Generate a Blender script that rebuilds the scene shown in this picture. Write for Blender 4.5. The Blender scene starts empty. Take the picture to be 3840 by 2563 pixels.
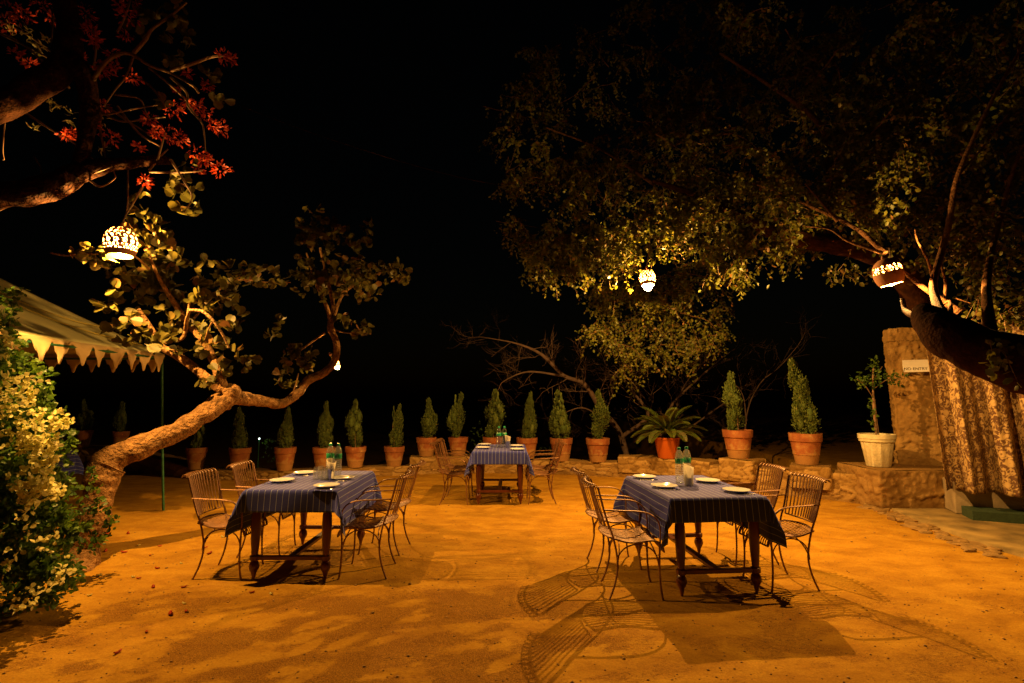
import bpy, math, random
import numpy as np
from mathutils import Vector, Matrix, Euler

# ------------------------------------------------------------------ camera
PITCH = math.radians(6.03); FPX = 1950.0; CAMH = 1.604
scn = bpy.context.scene
COL = scn.collection
cam_d = bpy.data.cameras.new("camera"); cam = bpy.data.objects.new("camera", cam_d); COL.objects.link(cam)
cam_d.sensor_width = 36.0; cam_d.lens = FPX / 3840 * 36.0; cam_d.clip_start = 0.05; cam_d.clip_end = 500
cam.location = (0, 0, CAMH); cam.rotation_euler = (math.radians(90) + PITCH, 0, 0)
scn.camera = cam
# ------------------------------------------------------------------ world: moonless night
w = bpy.data.worlds.new("World"); scn.world = w; w.use_nodes = True
bg = w.node_tree.nodes["Background"]
sky = w.node_tree.nodes.new("ShaderNodeTexSky"); sky.sky_type = 'NISHITA'; sky.sun_disc = False
sky.sun_elevation = math.radians(1.0); sky.sun_rotation = math.radians(200)
w.node_tree.links.new(sky.outputs[0], bg.inputs[0]); bg.inputs[1].default_value = 0.0006
scn.view_settings.view_transform = 'Standard'; scn.view_settings.look = 'None'
scn.view_settings.exposure = 0.0; scn.view_settings.gamma = 1.0
scn.cycles.use_denoising = True
scn.cycles.max_bounces = 5; scn.cycles.diffuse_bounces = 3; scn.cycles.glossy_bounces = 3
scn.cycles.transparent_max_bounces = 12; scn.cycles.transmission_bounces = 4
scn.cycles.sample_clamp_indirect = 3.0; scn.cycles.caustics_reflective = False; scn.cycles.caustics_refractive = False
LIGHT_COL = (1.0, 0.495, 0.115)
PW = 1.2

def ray(x, y):
    u = (x - 1920) / FPX; v = (1281.5 - y) / FPX
    return np.array([u, math.cos(PITCH) - v * math.sin(PITCH), math.sin(PITCH) + v * math.cos(PITCH)])
def at(x, y, Y):
    r = ray(x, y); return r * (Y / r[1]) + np.array([0, 0, CAMH])
def G(x, y, z=0.0):
    r = ray(x, y); return r * ((z - CAMH) / r[2]) + np.array([0, 0, CAMH])

# ------------------------------------------------------------------ numpy noise
def norm(a): return a / (np.linalg.norm(a, axis=-1, keepdims=True) + 1e-9)
def _hash(ix, iy, iz, s):
    h = (ix * 374761393 + iy * 668265263 + iz * 2147483647 + s * 974634777) & 0xffffffff
    h = ((h ^ (h >> 13)) * 1274126177) & 0xffffffff
    return ((h ^ (h >> 16)) & 0xffff) / 65535.0
def vnoise(x, y, z=0.0, s=0):
    x = np.asarray(x, float); y = np.asarray(y, float); z = np.asarray(z, float) + 0 * x
    xi = np.floor(x).astype(np.int64); yi = np.floor(y).astype(np.int64); zi = np.floor(z).astype(np.int64)
    fx, fy, fz = x - xi, y - yi, z - zi
    fx, fy, fz = [f * f * (3 - 2 * f) for f in (fx, fy, fz)]
    r = 0
    for dx in (0, 1):
        for dy in (0, 1):
            for dz in (0, 1):
                wgt = (fx if dx else 1 - fx) * (fy if dy else 1 - fy) * (fz if dz else 1 - fz)
                r = r + wgt * _hash(xi + dx, yi + dy, zi + dz, s)
    return r
def fbm(x, y, z=0.0, s=0, o=4):
    r = 0; a = 0.5; x = np.asarray(x, float); y = np.asarray(y, float); z = np.asarray(z, float)
    for i in range(o):
        r = r + a * vnoise(x, y, z, s + i * 7); x = x * 2.03; y = y * 2.03; z = z * 2.03; a *= 0.5
    return r

# ------------------------------------------------------------------ object helpers
def link(o, parent=None):
    COL.objects.link(o)
    if parent is not None: o.parent = parent
    return o
def tag(o, label=None, cat=None, group=None, kind=None):
    if label: o['label'] = label
    if cat: o['category'] = cat
    if group: o['group'] = group
    if kind: o['kind'] = kind
    return o
def thing(name, label, cat, loc=(0, 0, 0), rotz=0.0, group=None):
    o = bpy.data.objects.new(name, None); o.empty_display_size = 0.1
    link(o); o.location = Vector([float(a) for a in loc]); o.rotation_euler = (0, 0, rotz)
    return tag(o, label, cat, group)
def fastmesh(name, V, F, mat, parent=None, smooth=False, uv=None):
    V = np.asarray(V, np.float32); F = np.asarray(F, np.int32)
    me = bpy.data.meshes.new(name); k = F.shape[1]
    me.vertices.add(len(V)); me.vertices.foreach_set("co", V.ravel())
    me.loops.add(F.size); me.loops.foreach_set("vertex_index", F.ravel())
    me.polygons.add(len(F)); me.polygons.foreach_set("loop_start", np.arange(0, F.size, k, dtype=np.int32))
    me.polygons.foreach_set("loop_total", np.full(len(F), k, np.int32))
    me.update(calc_edges=True)
    if smooth: me.polygons.foreach_set("use_smooth", np.ones(len(F), bool))
    if uv is not None:
        l = me.uv_layers.new(name="UVMap"); l.data.foreach_set("uv", np.asarray(uv, np.float32)[F.ravel()].ravel())
    if mat: me.materials.append(mat)
    return link(bpy.data.objects.new(name, me), parent)
def gridfaces(n, m, wrap=False):
    """n rows x m cols -> quads; wrap closes the columns"""
    i = np.arange(n - 1)[:, None]; j = np.arange(m if wrap else m - 1)[None, :]
    a = i * m + j; b = i * m + (j + 1) % m
    return np.stack([a, b, b + m, a + m], -1).reshape(-1, 4)

class MB:
    def __init__(s): s.v = []; s.f = []; s.n = 0
    def add(s, V, F):
        s.v.append(np.asarray(V, float)); s.f += [tuple(int(q) + s.n for q in f) for f in F]; s.n += len(V); return s
    def box(s, c, d, rz=0.0, R=None):
        x, y, z = [q / 2 for q in d]
        V = np.array([(-x, -y, -z), (x, -y, -z), (x, y, -z), (-x, y, -z), (-x, -y, z), (x, -y, z), (x, y, z), (-x, y, z)])
        if R is None:
            cs, sn = math.cos(rz), math.sin(rz); R = np.array([[cs, -sn, 0], [sn, cs, 0], [0, 0, 1]])
        V = V @ np.array(R).T + np.array(c)
        return s.add(V, [(3, 2, 1, 0), (4, 5, 6, 7), (0, 1, 5, 4), (1, 2, 6, 5), (2, 3, 7, 6), (3, 0, 4, 7)])
    def tube(s, P, r, seg=8, flat=None, cap=True, wob=0.0, ws=6.0):
        P = np.asarray(P, float); n = len(P)
        r = np.full(n, r) if np.isscalar(r) else np.asarray(r, float)
        T = np.gradient(P, axis=0); T /= np.linalg.norm(T, axis=1)[:, None] + 1e-12
        up = np.array([0, 0, 1.0]) if abs(T[0][2]) < 0.9 else np.array([1.0, 0, 0])
        U = up - T[0] * up.dot(T[0]); U /= np.linalg.norm(U)
        V = []
        a = np.arange(seg) * 2 * math.pi / seg
        fw, fh = flat if flat else (1, 1)
        for i in range(n):
            U = U - T[i] * U.dot(T[i]); U /= np.linalg.norm(U) + 1e-12
            W = np.cross(T[i], U)
            ring = P[i] + r[i] * (fw * np.cos(a)[:, None] * W + fh * np.sin(a)[:, None] * U)
            if wob:
                d = ring - P[i]
                k = 1 + wob * (fbm(ring[:, 0] * ws, ring[:, 1] * ws, ring[:, 2] * ws, 3, 3) - 0.45) * 2
                ring = P[i] + d * k[:, None]
            V.append(ring)
        F = [tuple(f[::-1]) for f in gridfaces(n, seg, True)]
        if cap: F += [tuple(range(seg)), tuple((n - 1) * seg + k for k in range(seg))[::-1]]
        return s.add(np.vstack(V), F)
    def lathe(s, prof, c=(0, 0, 0), seg=24, cap=True):
        a = np.arange(seg) * 2 * math.pi / seg; V = []
        for r, z in prof: V.append(np.stack([r * np.cos(a), r * np.sin(a), np.full(seg, z)], 1))
        V = np.vstack(V) + np.array(c); n = len(prof)
        F = [tuple(f) for f in gridfaces(n, seg, True)]
        if cap: F += [tuple(range(seg))[::-1], tuple((n - 1) * seg + k for k in range(seg))]
        return s.add(V, F)
    def ell(s, c, r, seg=10, rings=7):
        t = np.linspace(0.05, math.pi - 0.05, rings); a = np.arange(seg) * 2 * math.pi / seg
        V = np.vstack([np.stack([np.sin(q) * np.cos(a), np.sin(q) * np.sin(a), np.full(seg, -np.cos(q))], 1) for q in t]) * np.array(r) + np.array(c)
        return s.add(V, [tuple(f) for f in gridfaces(rings, seg, True)] + [tuple(range(seg))[::-1], tuple((rings - 1) * seg + k for k in range(seg))])
    def build(s, name, mat, parent=None, smooth=True, bevel=0.0):
        me = bpy.data.meshes.new(name); me.from_pydata(np.vstack(s.v).tolist(), [], s.f); me.update()
        if smooth: me.polygons.foreach_set("use_smooth", np.ones(len(me.polygons), bool))
        me.materials.append(mat); o = link(bpy.data.objects.new(name, me), parent)
        if smooth and hasattr(me, 'set_sharp_from_angle'): me.set_sharp_from_angle(angle=math.radians(42))
        if bevel:
            b = o.modifiers.new("bevel", 'BEVEL'); b.width = bevel; b.segments = 2; b.limit_method = 'ANGLE'
        return o
def spline(P, n=8):
    """Catmull-Rom through rows of P (any width)"""
    P = np.asarray(P, float); Q = np.vstack([2 * P[0] - P[1], P, 2 * P[-1] - P[-2]]); out = []
    for i in range(1, len(Q) - 2):
        for t in np.arange(n) / n:
            a, b, c, d = Q[i - 1], Q[i], Q[i + 1], Q[i + 2]
            out.append(0.5 * ((2 * b) + (-a + c) * t + (2 * a - 5 * b + 4 * c - d) * t * t + (-a + 3 * b - 3 * c + d) * t ** 3))
    out.append(P[-1]); return np.array(out)
def copy_tree(root, loc=None, rotz=None, scale=None, label=None, group=None):
    def cp(o, parent):
        c = o.copy(); COL.objects.link(c)
        if parent is not None: c.parent = parent
        for ch in list(kids.get(o.name, [])): cp(ch, c)
        return c
    kids = {}
    for o in root.children_recursive: kids.setdefault(o.parent.name, []).append(o)
    r = cp(root, None)
    if loc is not None: r.location = Vector([float(a) for a in loc])
    if rotz is not None: r.rotation_euler = (0, 0, rotz)
    if scale is not None: r.scale = scale
    if label: r['label'] = label
    if group: r['group'] = group
    return r

# ------------------------------------------------------------------ materials
def newmat(name):
    m = bpy.data.materials.new(name); m.use_nodes = True; nt = m.node_tree
    return m, nt, nt.nodes["Principled BSDF"]
def N(nt, t, **kw):
    n = nt.nodes.new(t)
    for k, v in kw.items():
        if k in n.inputs.keys() if hasattr(n.inputs, 'keys') else False: n.inputs[k].default_value = v
        else: setattr(n, k, v)
    return n
def ramp(nt, src, stops):
    r = nt.nodes.new("ShaderNodeValToRGB"); nt.links.new(src, r.inputs[0])
    while len(r.color_ramp.elements) < len(stops): r.color_ramp.elements.new(0.5)
    for e, (p, c) in zip(r.color_ramp.elements, stops): e.position = p; e.color = (*c, 1)
    return r.outputs[0]
def simple(name, col, rough=0.6, metal=0.0, var=0.25, scale=18.0, bump=0.15, bscale=60.0, spec=0.5, stretch=None, bdist=0.02):
    m, nt, p = newmat(name); L = nt.links
    tc = nt.nodes.new("ShaderNodeTexCoord"); src = tc.outputs["Object"]
    if stretch:
        mp = nt.nodes.new("ShaderNodeMapping"); mp.inputs["Scale"].default_value = stretch; L.new(src, mp.inputs[0]); src = mp.outputs[0]
    n = nt.nodes.new("ShaderNodeTexNoise"); n.inputs["Scale"].default_value = scale; n.inputs["Detail"].default_value = 5; L.new(src, n.inputs[0])
    c = np.array(col)
    L.new(ramp(nt, n.outputs[0], [(0.3, tuple(c * (1 - var))), (0.7, tuple(np.minimum(c * (1 + var), 1)))]), p.inputs["Base Color"])
    p.inputs["Roughness"].default_value = rough; p.inputs["Metallic"].default_value = metal
    p.inputs["Specular IOR Level"].default_value = spec
    if bump:
        b = nt.nodes.new("ShaderNodeBump"); n2 = nt.nodes.new("ShaderNodeTexNoise"); n2.inputs["Scale"].default_value = bscale; n2.inputs["Detail"].default_value = 6
        L.new(src, n2.inputs[0]); L.new(n2.outputs[0], b.inputs["Height"]); b.inputs["Strength"].default_value = bump; b.inputs["Distance"].default_value = bdist
        L.new(b.outputs[0], p.inputs["Normal"])
    return m
def leafmat(name, c1, c2, c3=None, trans=0.35, rough=0.5):
    m = bpy.data.materials.new(name); m.use_nodes = True; nt = m.node_tree; nt.nodes.clear(); L = nt.links
    g = nt.nodes.new("ShaderNodeNewGeometry")
    st = [(0.0, c1), (0.85, c2)] + ([(1.0, c3)] if c3 else [])
    col = ramp(nt, g.outputs["Random Per Island"], st)
    p = nt.nodes.new("ShaderNodeBsdfPrincipled"); L.new(col, p.inputs["Base Color"]); p.inputs["Roughness"].default_value = rough
    p.inputs["Specular IOR Level"].default_value = 0.35
    t = nt.nodes.new("ShaderNodeBsdfTranslucent"); L.new(col, t.inputs[0])
    mx = nt.nodes.new("ShaderNodeMixShader"); mx.inputs[0].default_value = trans
    L.new(p.outputs[0], mx.inputs[1]); L.new(t.outputs[0], mx.inputs[2])
    o = nt.nodes.new("ShaderNodeOutputMaterial"); L.new(mx.outputs[0], o.inputs[0]); return m

M = {}
M['iron'] = simple("chair_iron", (0.22, 0.105, 0.042), 0.48, 0.35, 0.3, 30, 0.1)
M['mahogany'] = simple("mahogany", (0.10, 0.022, 0.010), 0.28, 0, 0.4, 12, 0.05, stretch=(1, 1, 0.15))
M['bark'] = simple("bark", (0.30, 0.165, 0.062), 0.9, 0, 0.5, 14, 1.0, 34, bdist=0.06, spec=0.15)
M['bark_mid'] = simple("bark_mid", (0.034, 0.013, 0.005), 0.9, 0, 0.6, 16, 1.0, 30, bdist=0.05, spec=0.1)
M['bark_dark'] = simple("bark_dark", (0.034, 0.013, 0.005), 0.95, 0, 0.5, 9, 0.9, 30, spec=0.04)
M['limb'] = simple("limb_bark", (0.10, 0.048, 0.020), 0.9, 0, 0.4, 20, 0.7, 40, bdist=0.03, spec=0.1)
M['twig'] = simple("twig", (0.20, 0.12, 0.06), 0.8, 0, 0.3, 20, 0.2)
M['bare'] = simple("bare_twig", (0.10, 0.062, 0.045), 0.85, 0, 0.3, 12, 0.3)
M['china'] = simple("china", (0.78, 0.80, 0.86), 0.12, 0, 0.02, 5, 0)
M['steel'] = simple("steel", (0.62, 0.6, 0.56), 0.18, 1.0, 0.05, 20, 0)

M['green_paint'] = simple("green_paint", (0.03, 0.16, 0.075), 0.45, 0.1, 0.25, 20, 0.1)
M['clay_lamp'] = simple("clay_lamp", (0.30, 0.13, 0.06), 0.8, 0, 0.2, 20, 0.3)
M['cord'] = simple("cord", (0.16, 0.10, 0.06), 0.9, 0, 0.2, 60, 0.3)
M['soil'] = simple("soil", (0.06, 0.035, 0.02), 1.0, 0, 0.4, 40, 0.6)
M['whitepot'] = simple("cream_pot", (0.62, 0.56, 0.36), 0.75, 0, 0.16, 14, 0.35, 40)
M['orangepot'] = simple("plastic_pot", (0.42, 0.09, 0.012), 0.3, 0, 0.12, 6, 0.02)
M['plinth'] = simple("plinth", (0.33, 0.26, 0.16), 0.85, 0, 0.25, 6, 0.3)
M['mat'] = simple("green_mat", (0.03, 0.06, 0.03), 0.7, 0, 0.2, 30, 0.3)
M['stone1'] = simple("rubble_stone", (0.27, 0.165, 0.05), 0.9, 0, 0.35, 7, 0.5, 30)
M['leaf_small'] = leafmat("leaf_small", (0.062, 0.080, 0.008), (0.145, 0.135, 0.014), (0.16, 0.07, 0.02))
M['leaf_round'] = leafmat("leaf_round", (0.065, 0.065, 0.012), (0.13, 0.11, 0.018), (0.2, 0.09, 0.03))
M['leaf_bush'] = leafmat("leaf_bush", (0.03, 0.09, 0.010), (0.13, 0.22, 0.022), None, 0.45)
M['bract_and_lit_patch'] = leafmat("bract_and_lit_patch", (0.62, 0.60, 0.20), (0.85, 0.80, 0.36), (0.95, 0.9, 0.55), 0.5, 0.7)
M['petal'] = leafmat("petal", (0.34, 0.028, 0.008), (0.50, 0.06, 0.015), (0.55, 0.12, 0.03), 0.3, 0.6)
M['napkin'] = leafmat("napkin", (0.90, 0.87, 0.78), (0.92, 0.89, 0.8), None, 0.6, 0.8)
M['thuja'] = leafmat("thuja", (0.07, 0.115, 0.02), (0.15, 0.20, 0.04), (0.20, 0.22, 0.05), 0.3, 0.8)
M['cycad'] = leafmat("cycad", (0.09, 0.15, 0.02), (0.16, 0.22, 0.03), (0.3, 0.16, 0.06), 0.25, 0.45)
M['glow_dark'] = simple("dark_hedge", (0.02, 0.03, 0.01), 1.0)

def terracotta():
    m, nt, p = newmat("terracotta"); L = nt.links
    tc = nt.nodes.new("ShaderNodeTexCoord"); oi = nt.nodes.new("ShaderNodeObjectInfo")
    ad = nt.nodes.new("ShaderNodeVectorMath"); ad.operation = 'ADD'; L.new(tc.outputs["Object"], ad.inputs[0]); L.new(oi.outputs["Location"], ad.inputs[1])
    n = nt.nodes.new("ShaderNodeTexNoise"); n.inputs["Scale"].default_value = 7; n.inputs["Detail"].default_value = 6; n.inputs["Roughness"].default_value = 0.65; L.new(ad.outputs[0], n.inputs[0])
    base = ramp(nt, n.outputs[0], [(0.35, (0.20, 0.055, 0.014)), (0.52, (0.27, 0.088, 0.022)), (0.66, (0.33, 0.15, 0.045)), (0.75, (0.42, 0.25, 0.09))])
    # mineral bloom on the lower half
    sp = nt.nodes.new("ShaderNodeSeparateXYZ"); L.new(tc.outputs["Object"], sp.inputs[0])
    n2 = nt.nodes.new("ShaderNodeTexNoise"); n2.inputs["Scale"].default_value = 11; n2.inputs["Detail"].default_value = 5; L.new(ad.outputs[0], n2.inputs[0])
    mt = nt.nodes.new("ShaderNodeMath"); mt.operation = 'MULTIPLY_ADD'; L.new(sp.outputs[2], mt.inputs[0]); mt.inputs[1].default_value = -2.2; L.new(n2.outputs[0], mt.inputs[2])
    f = ramp(nt, mt.outputs[0], [(0.02, (0, 0, 0)), (0.16, (0.75, 0.75, 0.75))])
    mx = nt.nodes.new("ShaderNodeMix"); mx.data_type = 'RGBA'; L.new(f, mx.inputs[0]); L.new(base, mx.inputs[6]); mx.inputs[7].default_value = (0.36, 0.20, 0.06, 1)
    L.new(mx.outputs[2], p.inputs["Base Color"]); p.inputs["Roughness"].default_value = 0.85
    b = nt.nodes.new("ShaderNodeBump"); L.new(n2.outputs[0], b.inputs["Height"]); b.inputs["Strength"].default_value = 0.25; b.inputs["Distance"].default_value = 0.02; L.new(b.outputs[0], p.inputs["Normal"])
    return m
M['terracotta'] = terracotta()

def cloth_mat():
    m, nt, p = newmat("striped_cloth"); L = nt.links
    uv = nt.nodes.new("ShaderNodeUVMap"); sp = nt.nodes.new("ShaderNodeSeparateXYZ"); L.new(uv.outputs[0], sp.inputs[0])
    def math_(op, a, b):
        q = nt.nodes.new("ShaderNodeMath"); q.operation = op
        for k, v in ((0, a), (1, b)):
            if hasattr(v, 'name') or not isinstance(v, (int, float)): L.new(v, q.inputs[k])
            else: q.inputs[k].default_value = v
        return q.outputs[0]
    fr = math_('FRACT', math_('DIVIDE', sp.outputs[0], 0.054), 0.0)
    line = math_('LESS_THAN', math_('ABSOLUTE', math_('SUBTRACT', fr, 0.5), 0.0), 0.038)
    n = nt.nodes.new("ShaderNodeTexNoise"); n.inputs["Scale"].default_value = 420; n.inputs["Detail"].default_value = 2
    mp = nt.nodes.new("ShaderNodeMapping"); mp.inputs["Scale"].default_value = (1, 0.2, 1); L.new(uv.outputs[0], mp.inputs[0]); L.new(mp.outputs[0], n.inputs[0])
    base = ramp(nt, n.outputs[0], [(0.3, (0.020, 0.030, 0.29)), (0.7, (0.038, 0.056, 0.48))])
    mx = nt.nodes.new("ShaderNodeMix"); mx.data_type = 'RGBA'; L.new(line, mx.inputs[0]); L.new(base, mx.inputs[6]); mx.inputs[7].default_value = (0.32, 0.41, 0.66, 1)
    L.new(mx.outputs[2], p.inputs["Base Color"]); p.inputs["Roughness"].default_value = 0.85
    p.inputs["Sheen Weight"].default_value = 0.28; p.inputs["Sheen Tint"].default_value = (0.75, 0.7, 0.9, 1); p.inputs["Sheen Roughness"].default_value = 0.5
    b = nt.nodes.new("ShaderNodeBump"); L.new(n.outputs[0], b.inputs["Height"]); b.inputs["Strength"].default_value = 0.2; b.inputs["Distance"].default_value = 0.003; L.new(b.outputs[0], p.inputs["Normal"])
    return m
M['cloth'] = cloth_mat()

def glassy(name, tint, mixf=0.25, rough=0.05):
    m = bpy.data.materials.new(name); m.use_nodes = True; nt = m.node_tree; nt.nodes.clear(); L = nt.links
    t = nt.nodes.new("ShaderNodeBsdfTransparent"); t.inputs[0].default_value = (*tint, 1)
    g = nt.nodes.new("ShaderNodeBsdfGlossy"); g.inputs["Roughness"].default_value = rough; g.inputs[0].default_value = (0.95, 0.95, 0.9, 1)
    lw = nt.nodes.new("ShaderNodeLayerWeight"); lw.inputs[0].default_value = 0.35
    ma = nt.nodes.new("ShaderNodeMath"); ma.operation = 'MULTIPLY_ADD'; L.new(lw.outputs["Facing"], ma.inputs[0]); ma.inputs[1].default_value = 0.5; ma.inputs[2].default_value = mixf * 0.4
    mx = nt.nodes.new("ShaderNodeMixShader"); L.new(ma.outputs[0], mx.inputs[0]); L.new(t.outputs[0], mx.inputs[1]); L.new(g.outputs[0], mx.inputs[2])
    df = nt.nodes.new("ShaderNodeBsdfTranslucent"); df.inputs[0].default_value = (.85, .85, .8, 1); m2 = nt.nodes.new("ShaderNodeMixShader"); m2.inputs[0].default_value = 0.07; L.new(mx.outputs[0], m2.inputs[1]); L.new(df.outputs[0], m2.inputs[2])
    o = nt.nodes.new("ShaderNodeOutputMaterial"); L.new(m2.outputs[0], o.inputs[0]); return m
M['pet'] = glassy("pet_plastic", (0.93, 0.95, 0.92), 0.4)
M['glass'] = glassy("tumbler_glass", (0.93, 0.94, 0.90), 0.4)
def label_mat():
    m, nt, p = newmat("green_label"); L = nt.links
    tc = nt.nodes.new("ShaderNodeTexCoord"); n = nt.nodes.new("ShaderNodeTexNoise"); n.inputs["Scale"].default_value = 22; L.new(tc.outputs["Object"], n.inputs[0])
    L.new(ramp(nt, n.outputs[0], [(0.0, (0.01, 0.22, 0.09)), (0.52, (0.02, 0.34, 0.15)), (0.60, (0.25, 0.62, 0.40)), (0.68, (0.6, 0.75, 0.6))]), p.inputs["Base Color"]); p.inputs["Roughness"].default_value = 0.3
    return m
M['label'] = label_mat()
M['cap'] = simple("green_cap", (0.02, 0.36, 0.16), 0.35, 0, 0.05, 10, 0)

def bulb_mat(strength):
    m = bpy.data.materials.new("bulb_glow"); m.use_nodes = True; nt = m.node_tree; nt.nodes.clear(); L = nt.links
    t = nt.nodes.new("ShaderNodeBsdfTransparent"); e = nt.nodes.new("ShaderNodeEmission"); e.inputs[0].default_value = (1, 0.78, 0.42, 1); e.inputs[1].default_value = strength
    a = nt.nodes.new("ShaderNodeAddShader"); L.new(t.outputs[0], a.inputs[0]); L.new(e.outputs[0], a.inputs[1])
    o = nt.nodes.new("ShaderNodeOutputMaterial"); L.new(a.outputs[0], o.inputs[0]); return m
M['bulb'] = bulb_mat(30.0)

def ground_mat():
    m, nt, p = newmat("dirt"); L = nt.links
    tc = nt.nodes.new("ShaderNodeTexCoord"); O = tc.outputs["Object"]
    def noise(scale, detail=6, rough=0.6, src=O, dist=0.0):
        n = nt.nodes.new("ShaderNodeTexNoise"); n.inputs["Scale"].default_value = scale; n.inputs["Detail"].default_value = detail; n.inputs["Roughness"].default_value = rough; n.inputs["Distortion"].default_value = dist; L.new(src, n.inputs[0]); return n.outputs[0]
    mp = nt.nodes.new("ShaderNodeMapping"); mp.inputs["Rotation"].default_value = (0, 0, 0.5); mp.inputs["Scale"].default_value = (0.7, 1.25, 1); L.new(O, mp.inputs[0])
    sand = ramp(nt, noise(3.2, 9, 0.68, mp.outputs[0], 0.5), [(0.3, (0.29, 0.138, 0.010)), (0.5, (0.43, 0.225, 0.017)), (0.7, (0.55, 0.315, 0.028))])
    fine = ramp(nt, noise(75, 5, 0.7), [(0.3, (0.72, 0.70, 0.68)), (0.62, (1, 1, 1))])
    m1 = nt.nodes.new("ShaderNodeMix"); m1.data_type = 'RGBA'; m1.blend_type = 'MULTIPLY'; m1.inputs[0].default_value = 1; L.new(sand, m1.inputs[6]); L.new(fine, m1.inputs[7])
    at_ = nt.nodes.new("ShaderNodeAttribute"); at_.attribute_name = "grit"
    # gritty patches: vertex mask (worn areas) + fine breakup
    br = noise(38, 10, 0.85, mp.outputs[0], 0.6)
    add = nt.nodes.new("ShaderNodeMath"); add.operation = 'MULTIPLY_ADD'; L.new(at_.outputs["Fac"], add.inputs[0]); add.inputs[1].default_value = 0.26; L.new(br, add.inputs[2])
    gm = ramp(nt, add.outputs[0], [(0.575, (0, 0, 0)), (0.72, (0.72, 0.72, 0.72))])
    gritc = ramp(nt, noise(130, 4, 0.7), [(0.36, (0.07, 0.026, 0.004)), (0.5, (0.21, 0.088, 0.011)), (0.60, (0.43, 0.21, 0.024))])
    m2 = nt.nodes.new("ShaderNodeMix"); m2.data_type = 'RGBA'; L.new(gm, m2.inputs[0]); L.new(m1.outputs[2], m2.inputs[6]); L.new(gritc, m2.inputs[7])
    L.new(m2.outputs[2], p.inputs["Base Color"]); p.inputs["Roughness"].default_value = 0.95; p.inputs["Specular IOR Level"].default_value = 0.15
    b1 = nt.nodes.new("ShaderNodeBump"); L.new(noise(28, 8, 0.7), b1.inputs["Height"]); b1.inputs["Strength"].default_value = 0.35; b1.inputs["Distance"].default_value = 0.03
    b2 = nt.nodes.new("ShaderNodeBump"); L.new(noise(150, 4, 0.7), b2.inputs["Height"]); b2.inputs["Distance"].default_value = 0.012
    L.new(gm, b2.inputs["Strength"]); L.new(b1.outputs[0], b2.inputs["Normal"]); L.new(b2.outputs[0], p.inputs["Normal"])
    return m
M['ground'] = ground_mat()

def rubble_mat(name, c1, c2, c3, mortar):
    m, nt, p = newmat(name); L = nt.links
    tc = nt.nodes.new("ShaderNodeTexCoord"); O = tc.outputs["Object"]
    a1 = nt.nodes.new("ShaderNodeAttribute"); a1.attribute_name = "stone"; a2 = nt.nodes.new("ShaderNodeAttribute"); a2.attribute_name = "joint"
    n = nt.nodes.new("ShaderNodeTexNoise"); n.inputs["Scale"].default_value = 14; n.inputs["Detail"].default_value = 7; n.inputs["Roughness"].default_value = 0.65; L.new(O, n.inputs[0])
    ad = nt.nodes.new("ShaderNodeMath"); ad.operation = 'MULTIPLY_ADD'; L.new(n.outputs[0], ad.inputs[0]); ad.inputs[1].default_value = 0.7; L.new(a1.outputs["Fac"], ad.inputs[2])
    st = ramp(nt, ad.outputs[0], [(0.3, c1), (0.75, c2), (1.0, c3)])
    mx = nt.nodes.new("ShaderNodeMix"); mx.data_type = 'RGBA'; L.new(a2.outputs["Fac"], mx.inputs[0]); mx.inputs[6].default_value = (*mortar, 1); L.new(st, mx.inputs[7])
    L.new(mx.outputs[2], p.inputs["Base Color"]); p.inputs["Roughness"].default_value = 0.95; p.inputs["Specular IOR Level"].default_value = 0.15
    b = nt.nodes.new("ShaderNodeBump"); n2 = nt.nodes.new("ShaderNodeTexNoise"); n2.inputs["Scale"].default_value = 30; n2.inputs["Detail"].default_value = 8; n2.inputs["Roughness"].default_value = 0.7; L.new(O, n2.inputs[0])
    L.new(n2.outputs[0], b.inputs["Height"]); b.inputs["Strength"].default_value = 0.6; b.inputs["Distance"].default_value = 0.03; L.new(b.outputs[0], p.inputs["Normal"])
    return m
M['rubble'] = rubble_mat("rubble_wall", (0.17, 0.095, 0.025), (0.30, 0.18, 0.05), (0.42, 0.27, 0.09), (0.20, 0.115, 0.032))
M['plastered'] = rubble_mat("plastered_rubble", (0.20, 0.115, 0.035), (0.28, 0.165, 0.05), (0.34, 0.21, 0.07), (0.26, 0.15, 0.045))

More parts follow.
